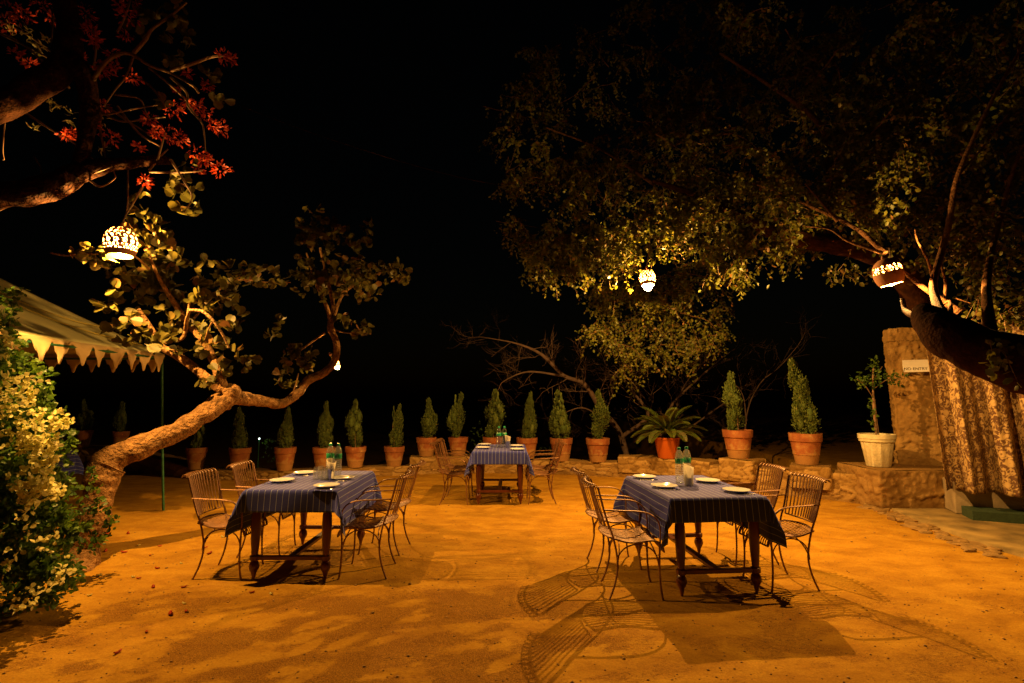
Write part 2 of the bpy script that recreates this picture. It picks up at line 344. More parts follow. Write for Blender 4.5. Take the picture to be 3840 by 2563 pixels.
# ------------------------------------------------------------------ lamps (built first: they light everything)
def add_lamp(loc, kind, power, label, cord_to, tilt=(0.12, 0.0), size=1.0, bz=-0.05):
    tilt = (-tilt[0], tilt[1])
    t = thing("hanging_lamp", label, "lamp", loc, 0, "pierced clay lamps hung in the trees")
    t.rotation_euler = (tilt[0], tilt[1], 0)
    prof = [(0.018, 0.150), (0.05, 0.143), (0.085, 0.118), (0.108, 0.082), (0.119, 0.040), (0.120, 0.0), (0.114, -0.04), (0.102, -0.075), (0.088, -0.100)]
    P = spline(np.array(prof) * size, 7); nu = 168; n = len(P)
    a = np.arange(nu) * 2 * math.pi / nu
    V = np.stack([P[:, 0][:, None] * np.cos(a), P[:, 0][:, None] * np.sin(a), np.repeat(P[:, 1][:, None], nu, 1)], -1).reshape(-1, 3)
    F = gridfaces(n, nu, True)
    fz = V[F].mean(1); ang = np.arctan2(fz[:, 1], fz[:, 0]); zz = fz[:, 2] / size
    hole = np.zeros(len(F), bool)
    if kind == 'petal':
        rows = [(0.118, 9, 0.0, 0.22, 0.018, 0.25), (0.084, 16, 0.1, 0.125, 0.013, 0.5), (0.050, 16, 0.3, 0.115, 0.014, -0.5), (0.012, 13, 0.0, 0.15, 0.018, 0.0), (-0.024, 26, 0.0, 0.075, 0.010, 0.0), (-0.050, 26, 0.12, 0.07, 0.008, 0.0)]
        for zc, k, ph, ra, rz, sk in rows:
            da = (ang - ph) % (2 * math.pi / k) - math.pi / k
            dz = zz - zc; hole |= ((da - sk * dz / 0.12) / ra) ** 2 + (dz / rz) ** 2 < 1
    else:
        k = 7; da = ((ang - 0.2) % (2 * math.pi / k) - math.pi / k) * 0.115; dz = zz - 0.045
        rr = np.hypot(da, dz); pa = np.arctan2(dz, da)
        hole |= (rr < 0.033 * (0.62 + 0.38 * np.abs(np.cos(3 * pa)))) & (rr > 0.006)
        da2 = ((ang - 0.2 + math.pi / k) % (2 * math.pi / k) - math.pi / k) * 0.115
        for ox, oz, rr2 in ((-0.0, 0.03, 0.010), (0.0, -0.018, 0.010), (0.0, 0.005, 0.007)):
            hole |= np.hypot(da2 - ox, dz - oz) < rr2
    sh = fastmesh("shade", V, F[~hole], M['clay_lamp'], t, True)
    sm = sh.modifiers.new("thickness", 'SOLIDIFY'); sm.thickness = 0.007 * size; sm.offset = -1
    MB().lathe([(0.018, 0.15), (0.022, 0.16), (0.016, 0.185), (0.010, 0.2)], seg=14).build("cap", M['clay_lamp'], t)
    MB().lathe([(0.016, bz + 0.035), (0.018, bz + 0.06), (0.018, 0.10), (0.012, 0.145)], seg=14).build("socket", M['steel'], t)
    MB().ell((0, 0, bz), (0.033, 0.033, 0.045) if bz > -.1 else (0.066, 0.066, 0.070), 20, 13).build("bulb", M['bulb'], t)  # lowest-set bulb enlarged so its glowing shape stands in for glare
    ct = np.array(cord_to) - np.array(loc)
    inv = np.array(Euler((tilt[0], tilt[1], 0)).to_matrix().inverted())
    ct = inv @ ct
    mid = ct * 0.5 + np.array([0.02, 0.01, 0.0])
    MB().tube(spline([(0, 0, 0.195), mid, ct], 6), 0.007, 6).build("cord", M['cord'], t)
    ld = bpy.data.lights.new("bulb_light", 'POINT'); ld.energy = power * PW; ld.color = LIGHT_COL; ld.shadow_soft_size = 0.009
    lo = bpy.data.objects.new("bulb_light", ld); lo.location = (0, 0, bz); link(lo, t)
    return t
LA = at(453, 918, 4.72); LB = at(2428, 1048, 7.40); LC = at(3332, 1030, 5.20); LD = at(1258, 1366, 7.85)
add_lamp(LA, 'petal', 500, "pierced clay lamp with petal holes hanging at the left beside rounded leaves", at(480, 640, 4.76), (0.03, -0.04), 1.08, -0.065)
add_lamp(LB, 'petal', 780, "brightest pierced clay lamp, glaring under the middle of the big tree", at(2436, 780, 7.45), (0.14, 0.0), 0.92, -0.105)
add_lamp(LC, 'flower', 330, "pierced clay lamp with flower holes beside the big right trunk", at(3335, 930, 5.30), (0.03, -0.22), 1.05, -0.075)
add_lamp(LD, 'petal', 190, "small half hidden clay lamp behind the bend of the leaning branch", at(1262, 1300, 7.62), (0.05, -0.55), 0.5)

# ------------------------------------------------------------------ ground
def axis(segs):
    out = [segs[0][0]]
    for a, b, st in segs:
        n = max(1, int(round((b - a) / st))); out += list(a + (b - a) * (np.arange(n) + 1) / n)
    return np.array(out)
WPX = [-16, -13, -9.5, -7.6, -6.2, -4.17, -3.2, -2.2, -0.68, 1.0, 1.82, 2.58, 3.45, 4.09, 4.4, 5.1, 5.35, 5.9]; WPY = [14.6, 13.1, 12.3, 11.2, 10.4, 10.13, 10.35, 11.0, 11.2, 11.06, 10.7, 10.5, 9.95, 9.15, 8.75, 8.28, 7.9, 7.7]
def ground_h(x, y):
    h = 0.035 * (fbm(x * 0.35, y * 0.35, 0, 11, 3) - 0.45) + 0.026 * (fbm(x * 2.2, y * 3.4, 0, 5, 4) - 0.45)
    h += 0.010 * (fbm(x * 7, y * 7, 0, 21, 3) - 0.45)
    d = np.asarray(y) - np.interp(x, WPX, WPY); d = np.clip((d - 0.5) / 2.2, 0, 1) * (np.asarray(x) < 7.0)
    return h - 0.004 - 1.6 * d * d * (3 - 2 * d)
gx = axis([(-120, -30, 9), (-30, -12, 1.5), (-12, -5.5, 0.2), (-5.5, 6.5, 0.036), (6.5, 12, 0.2), (12, 30, 1.5), (30, 120, 9)])
gy = axis([(-60, -10, 5), (-10, 2.2, 0.6), (2.2, 6.2, 0.034), (6.2, 12, 0.07), (12, 30, 1.2), (30, 200, 10)])
X, Y = np.meshgrid(gx, gy); Z = ground_h(X, Y)
g = fastmesh("ground", np.stack([X, Y, Z], -1).reshape(-1, 3), gridfaces(len(gy), len(gx)), M['ground'], None, True)
tag(g, kind='structure')
u = X * math.cos(0.45) + Y * math.sin(0.45); v = -X * math.sin(0.45) + Y * math.cos(0.45)
wx = fbm(X * 1.3, Y * 1.3, 0, 51, 3) * 1.2
pat = fbm(u * 3.8 + wx, v * 7.0 + wx, 0, 31, 5) * 0.7 + 0.3 * fbm(u * 1.4, v * 2.6, 0, 33, 3)
front = np.clip((5.0 - Y) / 0.9, 0, 1) * np.clip((1.6 - X) / 1.5, 0.2, 1) * np.clip((X + 4.0) / 1.5, 0.3, 1)
grit = np.clip((pat - 0.37) / 0.13, 0, 1) * front
# worn footprints (smooth pads pressed into the gritty part)
rg = random.Random(4)
for _ in range(26):
    cx, cy, an = rg.uniform(-3.2, 0.9), rg.uniform(3.0, 4.5), rg.choice((0.5, 0.7, 0.9, 0.3)) + rg.uniform(-.2, .2)
    du = (X - cx) * math.cos(an) + (Y - cy) * math.sin(an); dv = -(X - cx) * math.sin(an) + (Y - cy) * math.cos(an)
    wd = 0.045 + 0.012 * np.cos(du * 28)
    grit *= 1 - np.clip(1.6 - ((du / 0.15) ** 2 + (dv / wd) ** 2), 0, 1)
grit += 0.45 * np.clip((fbm(X * 2.1, Y * 4.2, 0, 77, 4) - 0.50) / 0.06, 0, 1) * np.clip((7 - Y) / 3, 0.25, 1)
at_ = g.data.attributes.new("grit", 'FLOAT', 'POINT'); at_.data.foreach_set("value", np.clip(grit, 0, 1).astype(np.float32).ravel())

# ------------------------------------------------------------------ rubble masonry
def cells(S, Zz, cw, ch, seed):
    """distance based stone pattern on (s,z): returns joint(0..1), stone id noise, tilt height"""
    S = S + cw * 0.9 * (fbm(S * 4, Zz * 4, 0, seed + 2, 3) - 0.45); Zz = Zz + ch * 1.5 * (fbm(S * 3.5, Zz * 5, 0, seed + 3, 3) - 0.45)
    ci = np.floor(S / cw).astype(int); cj = np.floor(Zz / ch).astype(int)
    f1 = np.full(S.shape, 9.0); f2 = np.full(S.shape, 9.0); idn = np.zeros(S.shape); tl = np.zeros(S.shape)
    for di in (-2, -1, 0, 1, 2):
        for dj in (-2, -1, 0, 1, 2):
            a, b = ci + di, cj + dj
            px = (a + 0.5 + (_hash(a, b, a * 0, seed) - 0.5) * 1.1 + 0.5 * (b % 2)) * cw
            pz = (b + 0.5 + (_hash(a, b, a * 0 + 1, seed) - 0.5) * 0.8) * ch
            sc = 0.6 + 0.9 * _hash(a, b, a * 0 + 2, seed)
            d = np.hypot((S - px) / cw, (Zz - pz) / ch) / sc
            id_ = _hash(a, b, a * 0 + 3, seed)
            t = (S - px) / cw * (_hash(a, b, a * 0 + 4, seed) - 0.5) + (Zz - pz) / ch * (_hash(a, b, a * 0 + 5, seed) - 0.5)
            m = d < f1; f2 = np.where(m, f1, np.minimum(f2, d)); idn = np.where(m, id_, idn); tl = np.where(m, t, tl); f1 = np.where(m, d, f1)
    j = np.clip((f2 - f1) / 0.16, 0, 1)
    return j, idn, tl
def rubble(name, pts, thick, z0, z1, mat, parent=None, cw=0.19, ch=0.10, seed=1, prot=0.03, step=0.018, rough=0.012):
    """masonry band: pts = front foot line (x,y), z1 = top height (number or per-point), thickness goes to the left of travel (away)"""
    pts = np.asarray(pts, float); z1 = np.full(len(pts), z1) if np.isscalar(z1) else np.asarray(z1, float)
    d = np.r_[0, np.cumsum(np.hypot(*np.diff(pts, axis=0).T))]; L = d[-1]; n = max(4, int(L / step))
    s = np.linspace(0, L, n); px = np.interp(s, d, pts[:, 0]); py = np.interp(s, d, pts[:, 1]); zt = np.interp(s, d, z1)
    tx, ty = np.gradient(px), np.gradient(py); tl = np.hypot(tx, ty)
    k = max(3, int(0.25 / step)) 
    if L > 2.5:
        ker = np.ones(k) / k; tx = np.convolve(np.pad(tx, k, 'edge'), ker, 'same')[k:-k]; ty = np.convolve(np.pad(ty, k, 'edge'), ker, 'same')[k:-k]; tl = np.hypot(tx, ty)
    nx, ny = ty / tl, -tx / tl          # outward (towards the yard) when walking left -> right
    zt = zt + 0.02 * (fbm(s * 4, s * 0, 0, seed, 3) - 0.45)
    nz = max(5, int((zt.max() - z0) / step)); R = []
    # front face
    tt = np.linspace(0, 1, nz)[:, None]; S = np.repeat(s[None], nz, 0); ZZ = z0 + (zt[None] - z0) * tt
    j, idn, ti = cells(S, ZZ, cw, ch, seed)
    edge = np.clip((zt[None] - ZZ) / 0.03, 0, 1)
    h = (prot * j ** 0.5 * (0.55 + 0.6 * idn) + 0.03 * ti * j) + rough * (fbm(S * 16, ZZ * 16, 0, seed + 5, 3) - 0.45)
    h = h * (0.4 + 0.6 * edge)
    endr = 0.0
    R.append((px[None] + nx[None] * h, py[None] + ny[None] * h, ZZ, j, idn))
    # top
    nt_ = max(3, int(thick / 0.035)); tw = np.linspace(0, 1, nt_ + 1)[1:, None] * thick
    X_ = px[None] - nx[None] * tw; Y_ = py[None] - ny[None] * tw
    zz = zt[None] + 0.022 * (fbm(X_ * 7, Y_ * 7, 0, seed + 9, 3) - 0.45)
    R.append((X_, Y_, zz, np.full(X_.shape, 0.6), fbm(X_ * 3, Y_ * 3, 0, seed, 2)))
    # back
    X_ = (px - nx * thick)[None].repeat(2, 0); Y_ = (py - ny * thick)[None].repeat(2, 0); zz = np.stack([(zt + z0) / 2, zt * 0 + z0])
    R.append((X_, Y_, zz, np.full(X_.shape, 0.6), np.full(X_.shape, 0.5)))
    XX, YY, ZZ, J, I = [np.vstack([r[q] for r in R]) for q in range(5)]
    rows = XX.shape[0]; V = np.stack([XX, YY, ZZ], -1).reshape(-1, 3); F = gridfaces(rows, n)
    o = fastmesh(name, V, F, mat, parent, True)
    # end caps
    me = o.data
    for nm, A in (("joint", J), ("stone", I)):
        q = me.attributes.new(nm, 'FLOAT', 'POINT'); q.data.foreach_set("value", A.astype(np.float32).ravel())
    import bmesh
    bm = bmesh.new(); bm.from_mesh(me); bm.verts.ensure_lookup_table()
    for col in (0, n - 1):
        idx = [r * n + col for r in range(rows)]
        try: bm.faces.new([bm.verts[i] for i in (idx if col == 0 else idx[::-1])])
        except ValueError: pass
    bm.normal_update(); bm.to_mesh(me); bm.free()
    return o

WP = np.array([(-16, 14.6, .40), (-13, 13.1, .41), (-9.5, 12.3, .42), (-7.6, 11.2, .33), (-6.2, 10.4, .17), (-4.17, 10.13, .18), (-3.2, 10.35, .21), (-2.2, 11.0, .17), (-0.68, 11.2, .29), (1.0, 11.06, .26), (1.82, 10.7, .28),
               (2.58, 10.5, .30), (3.45, 9.95, .34), (4.09, 9.15, .38), (4.4, 8.75, .40), (5.1, 8.28, .42), (5.35, 7.9, .43), (5.9, 7.7, .43)])
def wall_y(x): return float(np.interp(x, WP[:, 0], WP[:, 1]))
def wseg(x0, x1):
    xs = [x0] + [float(q) for q in WP[:, 0] if x0 < q < x1] + [x1]
    return [(x, wall_y(x)) for x in xs]
wall = thing("stone_wall", "long low wall of rough yellow rubble stone curving behind the tables", "wall", (0, 11.2, 0))
def W(o):
    o.data.transform(Matrix.Translation((0, -11.2, 0))); o.parent = wall; return o
W(rubble("masonry", WP[:, :2], 0.45, -0.05, WP[:, 2], M['rubble'], cw=0.21, ch=0.085, seed=3, prot=0.032, step=0.02))
def off(pts, d): return [(x, y - d) for x, y in pts]
W(rubble("raised_course", off(wseg(-2.12, -0.72), 0.02), 0.47, 0.10, 0.345, M['rubble'], seed=8, cw=0.26, ch=0.14))
W(rubble("raised_course", off(wseg(2.12, 3.62), 0.03), 0.48, 0.10, 0.405, M['rubble'], seed=12, cw=0.19, ch=0.085))
def block(cx, cy, rz, wd, th, z0, z1, mat, seed, **kw):
    c, s = math.cos(rz), math.sin(rz); hx, hy = wd / 2, th / 2
    ring = [(-hx, hy), (-hx, -hy), (hx, -hy), (hx, hy)]
    pts = [(cx + c * x - s * y, cy + s * x + c * y) for x, y in ring]
    # walk left side, front, right side as one front line; back/top closed by a simple core
    return rubble("pedestal", pts, 0.02, z0, z1, mat, seed=seed, **kw)
def pedestal(cx, cy, rz, wd, th, z0, z1, mat, seed, name="pedestal", **kw):
    o = block(cx, cy, rz, wd, th, z0, z1, mat, seed, **kw); o.name = name; o.data.name = name
    import bmesh
    bm = bmesh.new(); bm.from_mesh(o.data)
    c, s = math.cos(rz), math.sin(rz); R = np.array([[c, -s, 0], [s, c, 0], [0, 0, 1]])
    nx_, ny_ = int(wd / 0.05) + 1, int(th / 0.05) + 1
    gx_, gy_ = np.linspace(-wd / 2, wd / 2, nx_), np.linspace(-th / 2, th / 2, ny_)
    vs = [[None] * nx_ for _ in range(ny_)]
    for j, yy in enumerate(gy_):
        for i, xx in enumerate(gx_):
            p = R @ np.array([xx, yy, 0]) + np.array([cx, cy, 0])
            vs[j][i] = bm.verts.new((p[0], p[1], z1 + 0.004 + 0.014 * (float(fbm(np.array([xx * 9]), np.array([yy * 9]), 0, seed, 3)[0]) - 0.45)))
    for j in range(ny_ - 1):
        for i in range(nx_ - 1):
            f = bm.faces.new((vs[j][i], vs[j][i + 1], vs[j + 1][i + 1], vs[j + 1][i])); f.smooth = True
    bx = [bm.verts.new(tuple(R @ np.array([x, th / 2, 0]) + np.array([cx, cy, z]))) for x, z in ((-wd / 2, z0), (wd / 2, z0), (wd / 2, z1), (-wd / 2, z1))]
    bm.faces.new(bx[::-1]); bm.to_mesh(o.data); bm.free()
    return o
W(pedestal(4.07, 9.36, -0.85, 0.56, 0.52, 0.15, 0.515, M['rubble'], 21, cw=0.16, ch=0.09))
W(pedestal(4.87, 8.66, -0.55, 0.54, 0.50, 0.15, 0.495, M['rubble'], 22, cw=0.2, ch=0.13))
# broad ledge on the right, plastered over rough stone, with the ruined pillar behind
W(pedestal(6.02, 8.05, 0.0, 1.55, 0.95, -0.05, 0.55, M['plastered'], 31, name="ledge", cw=0.42, ch=0.22, prot=0.03, rough=0.06))
pil = thing("stone_pillar", "tall broken rubble pillar behind the cream pot and curtain", "pillar", (6.1, 8.2, 0.5))
po = pedestal(6.42, 8.34, -0.56, 0.56, 0.40, 0.5, 2.72, M['plastered'], 41, name="shaft", cw=0.34, ch=0.2, prot=0.022, rough=0.075)
# crumbled, sloping head and narrowing right flank
co = np.empty(len(po.data.vertices) * 3, np.float32); po.data.vertices.foreach_get("co", co); co = co.reshape(-1, 3)
tz = (co[:, 2] - 0.5) / 2.22
co[:, 0] -= np.clip(co[:, 0] - 6.1, 0, 1) * np.clip(tz - 0.35, 0, 1) * 0.6
co[:, 2] += np.where(tz > 0.9, 0.10 * (fbm(co[:, 0] * 5, co[:, 1] * 5, 0, 3, 2) - 0.5) - 0.1 * (co[:, 0] - 6.0), 0)
po.data.vertices.foreach_set("co", co.ravel()); po.data.update()
po.data.transform(Matrix.Translation((-6.1, -8.2, -0.5))); po.parent = pil

# sign
sg = thing("sign", "small white metal notice reading NO ENTRY on the stone pillar", "sign", (at(3435, 1373, 7.93)[0], 7.93, at(3435, 1373, 7.93)[2]), -0.52)
MB().box((0, 0, 0), (0.33, 0.012, 0.185)).build("panel", simple("sign_white", (0.72, 0.68, 0.62), 0.5, 0, 0.05, 8, 0), sg, False, 0.002)
def text_mesh(txt, size, mat, parent, loc, rot=(math.pi / 2, 0, 0)):
    c = bpy.data.curves.new("lettering", 'FONT'); c.body = txt; c.size = size; c.align_x = 'CENTER'; c.align_y = 'CENTER'; c.extrude = 0.0012
    o = bpy.data.objects.new("tmp", c); COL.objects.link(o); dg = bpy.context.evaluated_depsgraph_get(); dg.update()
    me = bpy.data.meshes.new_from_object(o.evaluated_get(dg)); bpy.data.objects.remove(o)
    me.name = "lettering"; me.materials.clear(); me.materials.append(mat)
    r = bpy.data.objects.new("lettering", me); r.location = loc; r.rotation_euler = rot; return link(r, parent)
ink = simple("sign_ink", (0.03, 0.02, 0.02), 0.6, 0, 0, 5, 0)
text_mesh("NO", 0.058, ink, sg, (-0.108, -0.008, -0.045)); text_mesh("ENTRY", 0.058, ink, sg, (0.046, -0.008, -0.045))

# paved path + rubble edging on the right
edge_px = [(3240, 1897), (3330, 1912), (3420, 1952), (3520, 1985), (3620, 2022), (3720, 2058), (3850, 2098), (4100, 2200)]
epts = np.array([G(*p)[:2] for p in edge_px])
def path_mesh():
    n = 60; d = np.linspace(0, 1, n); e = spline(epts, 9)
    rows = []
    for k in range(24):
        t = k / 23.0
        tgt = np.stack([np.linspace(7.2, 11, len(e)), np.linspace(7.75, 5.2, len(e))], 1)
        p = e * (1 - t) + tgt * t + (0.02 * (1 - t)) * 0
        z = 0.035 + 0.008 * (fbm(p[:, 0] * 3, p[:, 1] * 3, 0, 9, 3) - .45) + ground_h(p[:, 0], p[:, 1]) * 0.3
        if k == 0: z = z * 0 - 0.02
        if k == 1: p = e + (tgt - e) * 0.004
        rows.append(np.c_[p, z])
    V = np.vstack(rows); return fastmesh("path", V, gridfaces(24, len(e)), simple("path_paving", (0.24, 0.17, 0.06), 0.9, 0, 0.5, 3.5, 0.4, 20), None, True)
tag(path_mesh(), kind='structure')
def ordinal(n):
    a = ['zeroth', 'first', 'second', 'third', 'fourth', 'fifth', 'sixth', 'seventh', 'eighth', 'ninth', 'tenth', 'eleventh', 'twelfth', 'thirteenth', 'fourteenth', 'fifteenth', 'sixteenth', 'seventeenth', 'eighteenth', 'nineteenth']
    if n < 20: return a[n]
    t, u_ = divmod(n, 10); b = {2: 'twent', 3: 'thirt', 4: 'fort', 5: 'fift', 6: 'sixt', 7: 'sevent'}[t]
    return b + 'ieth' if u_ == 0 else b + 'y ' + a[u_]
stones = []
rg = random.Random(8)
ec = spline(epts[:-1], 10)
lab_st = ["broad flat rubble stone set along the edge of the paved path", "small rubble stone half sunk beside the paved path"]
for k in range(70):
    i = rg.uniform(2, len(ec) - 2); p = ec[int(i)] + (ec[int(i) + 1] - ec[int(i)]) * (i % 1)
    tn = ec[int(i) + 1] - ec[int(i)]; tn /= np.linalg.norm(tn)
    p = p + np.array([tn[1], -tn[0]]) * rg.uniform(-0.02, 0.34) * (0.45 + 0.7 * i / len(ec))
    sx, sy, sz = rg.uniform(.035, .12), rg.uniform(.03, .075), rg.uniform(.02, .04)
    m = MB(); m.ell((0, 0, 0), (1, 1, 1), 16, 11); V = m.v[0]
    # angular: clip the unit ball with random planes
    for _ in range(9):
        nv = norm(np.array([rg.gauss(0, 1), rg.gauss(0, 1), rg.gauss(0, .6)])); dcl = rg.uniform(.55, .85); e = V @ nv - dcl; V = V - np.outer(np.clip(e, 0, None), nv)
    V = V * np.array([sx, sy, sz]) * 1.25; V[:, 2] = np.minimum(V[:, 2], sz * rg.uniform(.5, .9)) + .004 * (fbm(V[:, 0] * 30, V[:, 1] * 30, 0, k, 2) - .5); m.v[0] = V
    o = m.build("rubble_stone", M['stone1'], None, True); o.location = (p[0], p[1], sz * 0.05); o.rotation_euler = (rg.uniform(-.15, .15), rg.uniform(-.15, .15), rg.uniform(0, 6.3))
    stones.append((i, sx, o))
for k, (i, sx, o) in enumerate(sorted(stones, key=lambda q: q[0])):
    tag(o, f"{'broad flat' if sx > .08 else 'small'} rubble stone, {ordinal(k + 1)} along the path edge counting from the stone ledge", "stone", "rubble stones edging the path")

# plinth, green mat step and printed curtain
p0, p1 = G(3648, 1950, 0.04), G(3840, 1964, 0.04); dv = (p1 - p0)[:2]; dv /= np.linalg.norm(dv); angp = math.atan2(dv[1], dv[0]); nrm = np.array([-dv[1], dv[0]])
def along(o, a, b, d, zc, hz, base): # box from a..b along, depth d, first face at base offset
    c = p0[:2] + dv * (a + b) / 2 + nrm * (base + d / 2); o.box((c[0], c[1], zc), (b - a, d, hz), angp); return o
st = along(MB(), 0.0, 3.2, 0.35, 0.09, 0.125, 0).build("mat_step", M['mat'], None, False, 0.006); tag(st, "low dark green covered step at the foot of the plinth", "step")
stl = along(MB(), -0.06, 3.3, 1.6, 0.25, 0.42, 0.36).build("plinth", M['plinth'], None, False, 0.01); tag(stl, "pale plastered plinth below the hanging curtain", "plinth")
def curtain():
    c0, c1 = G(3549, 1838, 0.36), G(3842, 1862, 0.36); d = (c1 - c0)[:2]; Lr = np.linalg.norm(d); d /= Lr; n_ = np.array([d[1], -d[0]])
    Lt = 2.6; ns, nz = 360, 40; s = np.linspace(0, Lt, ns); z = np.linspace(0.36, 2.55, nz)
    S, Zc = np.meshgrid(s, z); t = (Zc - 0.36) / 2.2
    fold = 0.17 * np.sin(S * 19 + 2.0 * fbm(S * 2.2, Zc * 0.3, 0, 4, 2) * 3) + 0.045 * np.sin(S * 43 + 1 + fbm(S * 3, Zc * .5, 0, 6, 2) * 4)
    fold *= (1.0 - 0.35 * t)
    lean = -0.10 * t
    Xc = c0[0] + d[0] * (S + lean) + n_[0] * fold; Yc = c0[1] + d[1] * (S + lean) + n_[1] * fold
    arc = np.cumsum(np.hypot(np.gradient(Xc, axis=1), np.gradient(Yc, axis=1)), axis=1)
    m, nt, p = newmat("printed_curtain"); L = nt.links
    uv = nt.nodes.new("ShaderNodeUVMap")
    def vor(sc, rnd=1.0, src=uv.outputs[0]):
        v_ = nt.nodes.new("ShaderNodeTexVoronoi"); v_.inputs["Scale"].default_value = sc; v_.inputs["Randomness"].default_value = rnd; L.new(src, v_.inputs[0]); return v_.outputs["Distance"]
    nn = nt.nodes.new("ShaderNodeTexNoise"); nn.inputs["Scale"].default_value = 17; nn.inputs["Detail"].default_value = 5; nn.inputs["Distortion"].default_value = 1.6; L.new(uv.outputs[0], nn.inputs[0])
    rose = ramp(nt, vor(7.0, 0.8), [(0.0, (1, 1, 1)), (0.10, (0.1, 0.1, 0.1)), (0.16, (1, 1, 1)), (0.30, (0.9, 0.9, 0.9)), (0.36, (0, 0, 0))])
    leafy = ramp(nt, nn.outputs[0], [(0.48, (0, 0, 0)), (0.58, (1, 1, 1))])
    mx0 = nt.nodes.new("ShaderNodeMix"); mx0.data_type = 'RGBA'; mx0.blend_type = 'LIGHTEN'; mx0.inputs[0].default_value = 1; L.new(rose, mx0.inputs[6]); L.new(leafy, mx0.inputs[7])
    mx = nt.nodes.new("ShaderNodeMix"); mx.data_type = 'RGBA'; L.new(mx0.outputs[2], mx.inputs[0]); mx.inputs[6].default_value = (0.12, 0.058, 0.024, 1); mx.inputs[7].default_value = (0.52, 0.36, 0.15, 1)
    L.new(mx.outputs[2], p.inputs["Base Color"]); p.inputs["Roughness"].default_value = 0.8
    t_ = thing("curtain", "floral printed curtain hanging in deep folds beneath the tree trunk", "curtain", (c0[0], c0[1], 0.36))
    V = np.stack([Xc - c0[0], Yc - c0[1], Zc - 0.36], -1).reshape(-1, 3)
    o = fastmesh("fabric", V, gridfaces(nz, ns), m, t_, True, np.stack([arc, Zc], -1).reshape(-1, 2))
    o.modifiers.new("thickness", 'SOLIDIFY').thickness = 0.003
    e = d * 2.6; MB().tube([(0, 0, 2.2), (e[0], e[1], 2.2)], 0.02, 10).build("rod", M['iron'], t_)
curtain()

# ------------------------------------------------------------------ dining tables
def make_table(label, loc, rz):
    t = thing("dining_table", label, "table", loc, rz, "dining tables of dark turned wood")
    MB().box((0, 0, 0.7565), (0.80, 1.18, 0.033)).build("tabletop", M['mahogany'], t, False, 0.006)
    leg = MB().lathe([(0.010, 0.0), (0.014, 0.02), (0.022, 0.06), (0.040, 0.095), (0.045, 0.12), (0.038, 0.145), (0.026, 0.165), (0.040, 0.172), (0.040, 0.205), (0.028, 0.215), (0.030, 0.24), (0.038, 0.34), (0.043, 0.46), (0.040, 0.55), (0.032, 0.60), (0.042, 0.615), (0.042, 0.63), (0.034, 0.64), (0.042, 0.66), (0.045, 0.74)], seg=20)
    for sx in (-1, 1):
        for sy in (-1, 1):
            m = MB(); m.add(leg.v[0] + np.array([sx * 0.315, sy * 0.54, 0]), leg.f); m.build("leg", M['mahogany'], t)
    for sy in (-1, 1): MB().box((0, sy * 0.54, 0.188), (0.56, 0.045, 0.034)).build("stretcher", M['mahogany'], t, False, 0.004)
    MB().box((0, 0, 0.188), (0.06, 1.03, 0.03)).build("stretcher", M['mahogany'], t, False, 0.004)
    m = MB()
    for sy in (-1, 1): m.box((0, sy * 0.54, 0.69), (0.55, 0.025, 0.09))
    for sx in (-1, 1): m.box((sx * 0.315, 0, 0.69), (0.025, 1.0, 0.09))
    m.build("apron", M['mahogany'], t, False)
    return t
def tablecloth(label, loc, rz, dx=0.36, dy=0.19, seed=1, ztop=0.781):
    hx, hy = 0.406, 0.597; LX, LY = hx + dx, hy + dy
    def ax(h, D): return np.unique(np.r_[np.linspace(-h - D, -h, 15), np.linspace(-h, h, 22), np.linspace(h, h + D, 15)])
    U, V = np.meshgrid(ax(hx, dx), ax(hy, dy))
    a = np.clip(np.abs(U) - hx, 0, None); b = np.clip(np.abs(V) - hy, 0, None); su, sv = np.sign(U), np.sign(V)
    r = np.hypot(a, b); th = np.arctan2(b, a)
    X_ = np.clip(U, -hx, hx).copy(); Y_ = np.clip(V, -hy, hy).copy()
    wave = (fbm(U * 3.0, V * 3.0, 0, seed, 2) - 0.45)
    cor = np.sin(2 * th) * (r > 1e-6)
    outw = r * (0.10 + 0.30 * cor ** 2) + r * 0.10 * wave + r * 0.03 * np.sin(np.where(a > b, V, U) * 11 + seed)
    # round the table edge
    e = 0.012; outw = outw + e * (1 - np.exp(-r / e))
    X_ += su * np.cos(th) * outw * (r > 0); Y_ += sv * np.sin(th) * outw * (r > 0)
    hang = np.sqrt(np.clip(r ** 2 - (outw * 0.8) ** 2, 0, None))
    Zc = ztop - hang + 0.0012 * wave * (r < 1e-6)
    P = np.stack([X_, Y_, Zc], -1).reshape(-1, 3)
    o = fastmesh("tablecloth", P, gridfaces(*U.shape), M['cloth'], None, True, np.stack([U + 3.0, V + 3.0], -1).reshape(-1, 2))
    o.modifiers.new("thickness", 'SOLIDIFY').thickness = 0.003
    o.location = Vector([float(q) for q in loc]); o.rotation_euler = (0, 0, rz)
    return tag(o, label, "tablecloth", "blue striped tablecloths")
TB = dict(left=((-1.96, 5.31, 0), 0.0), right=((1.645, 4.96, 0), 0.08), far=((-0.19, 8.54, 0), 0.005))
make_table("dark wooden table of the left foreground group, clear tumblers on top", *TB['left'])
make_table("dark wooden table of the right foreground group, casting a large shadow forward", *TB['right'])
make_table("smaller looking dark wooden table far back in the middle", *TB['far'])
tablecloth("blue striped cloth on the left foreground table", *TB['left'], seed=2)
tablecloth("blue striped cloth on the right foreground table", *TB['right'], seed=5)
tablecloth("blue striped cloth on the far middle table", *TB['far'], seed=9, dx=0.33)
tl = G(300, 1719, 0.78)
make_table("dim wooden table standing under the tent behind the leaning trunk", (tl[0] - 1.35, tl[1] + 0.45, 0), 0.0)
tablecloth("dim blue cloth on the table under the tent", (tl[0] - 1.35, tl[1] + 0.45, 0), 0.0, seed=13)

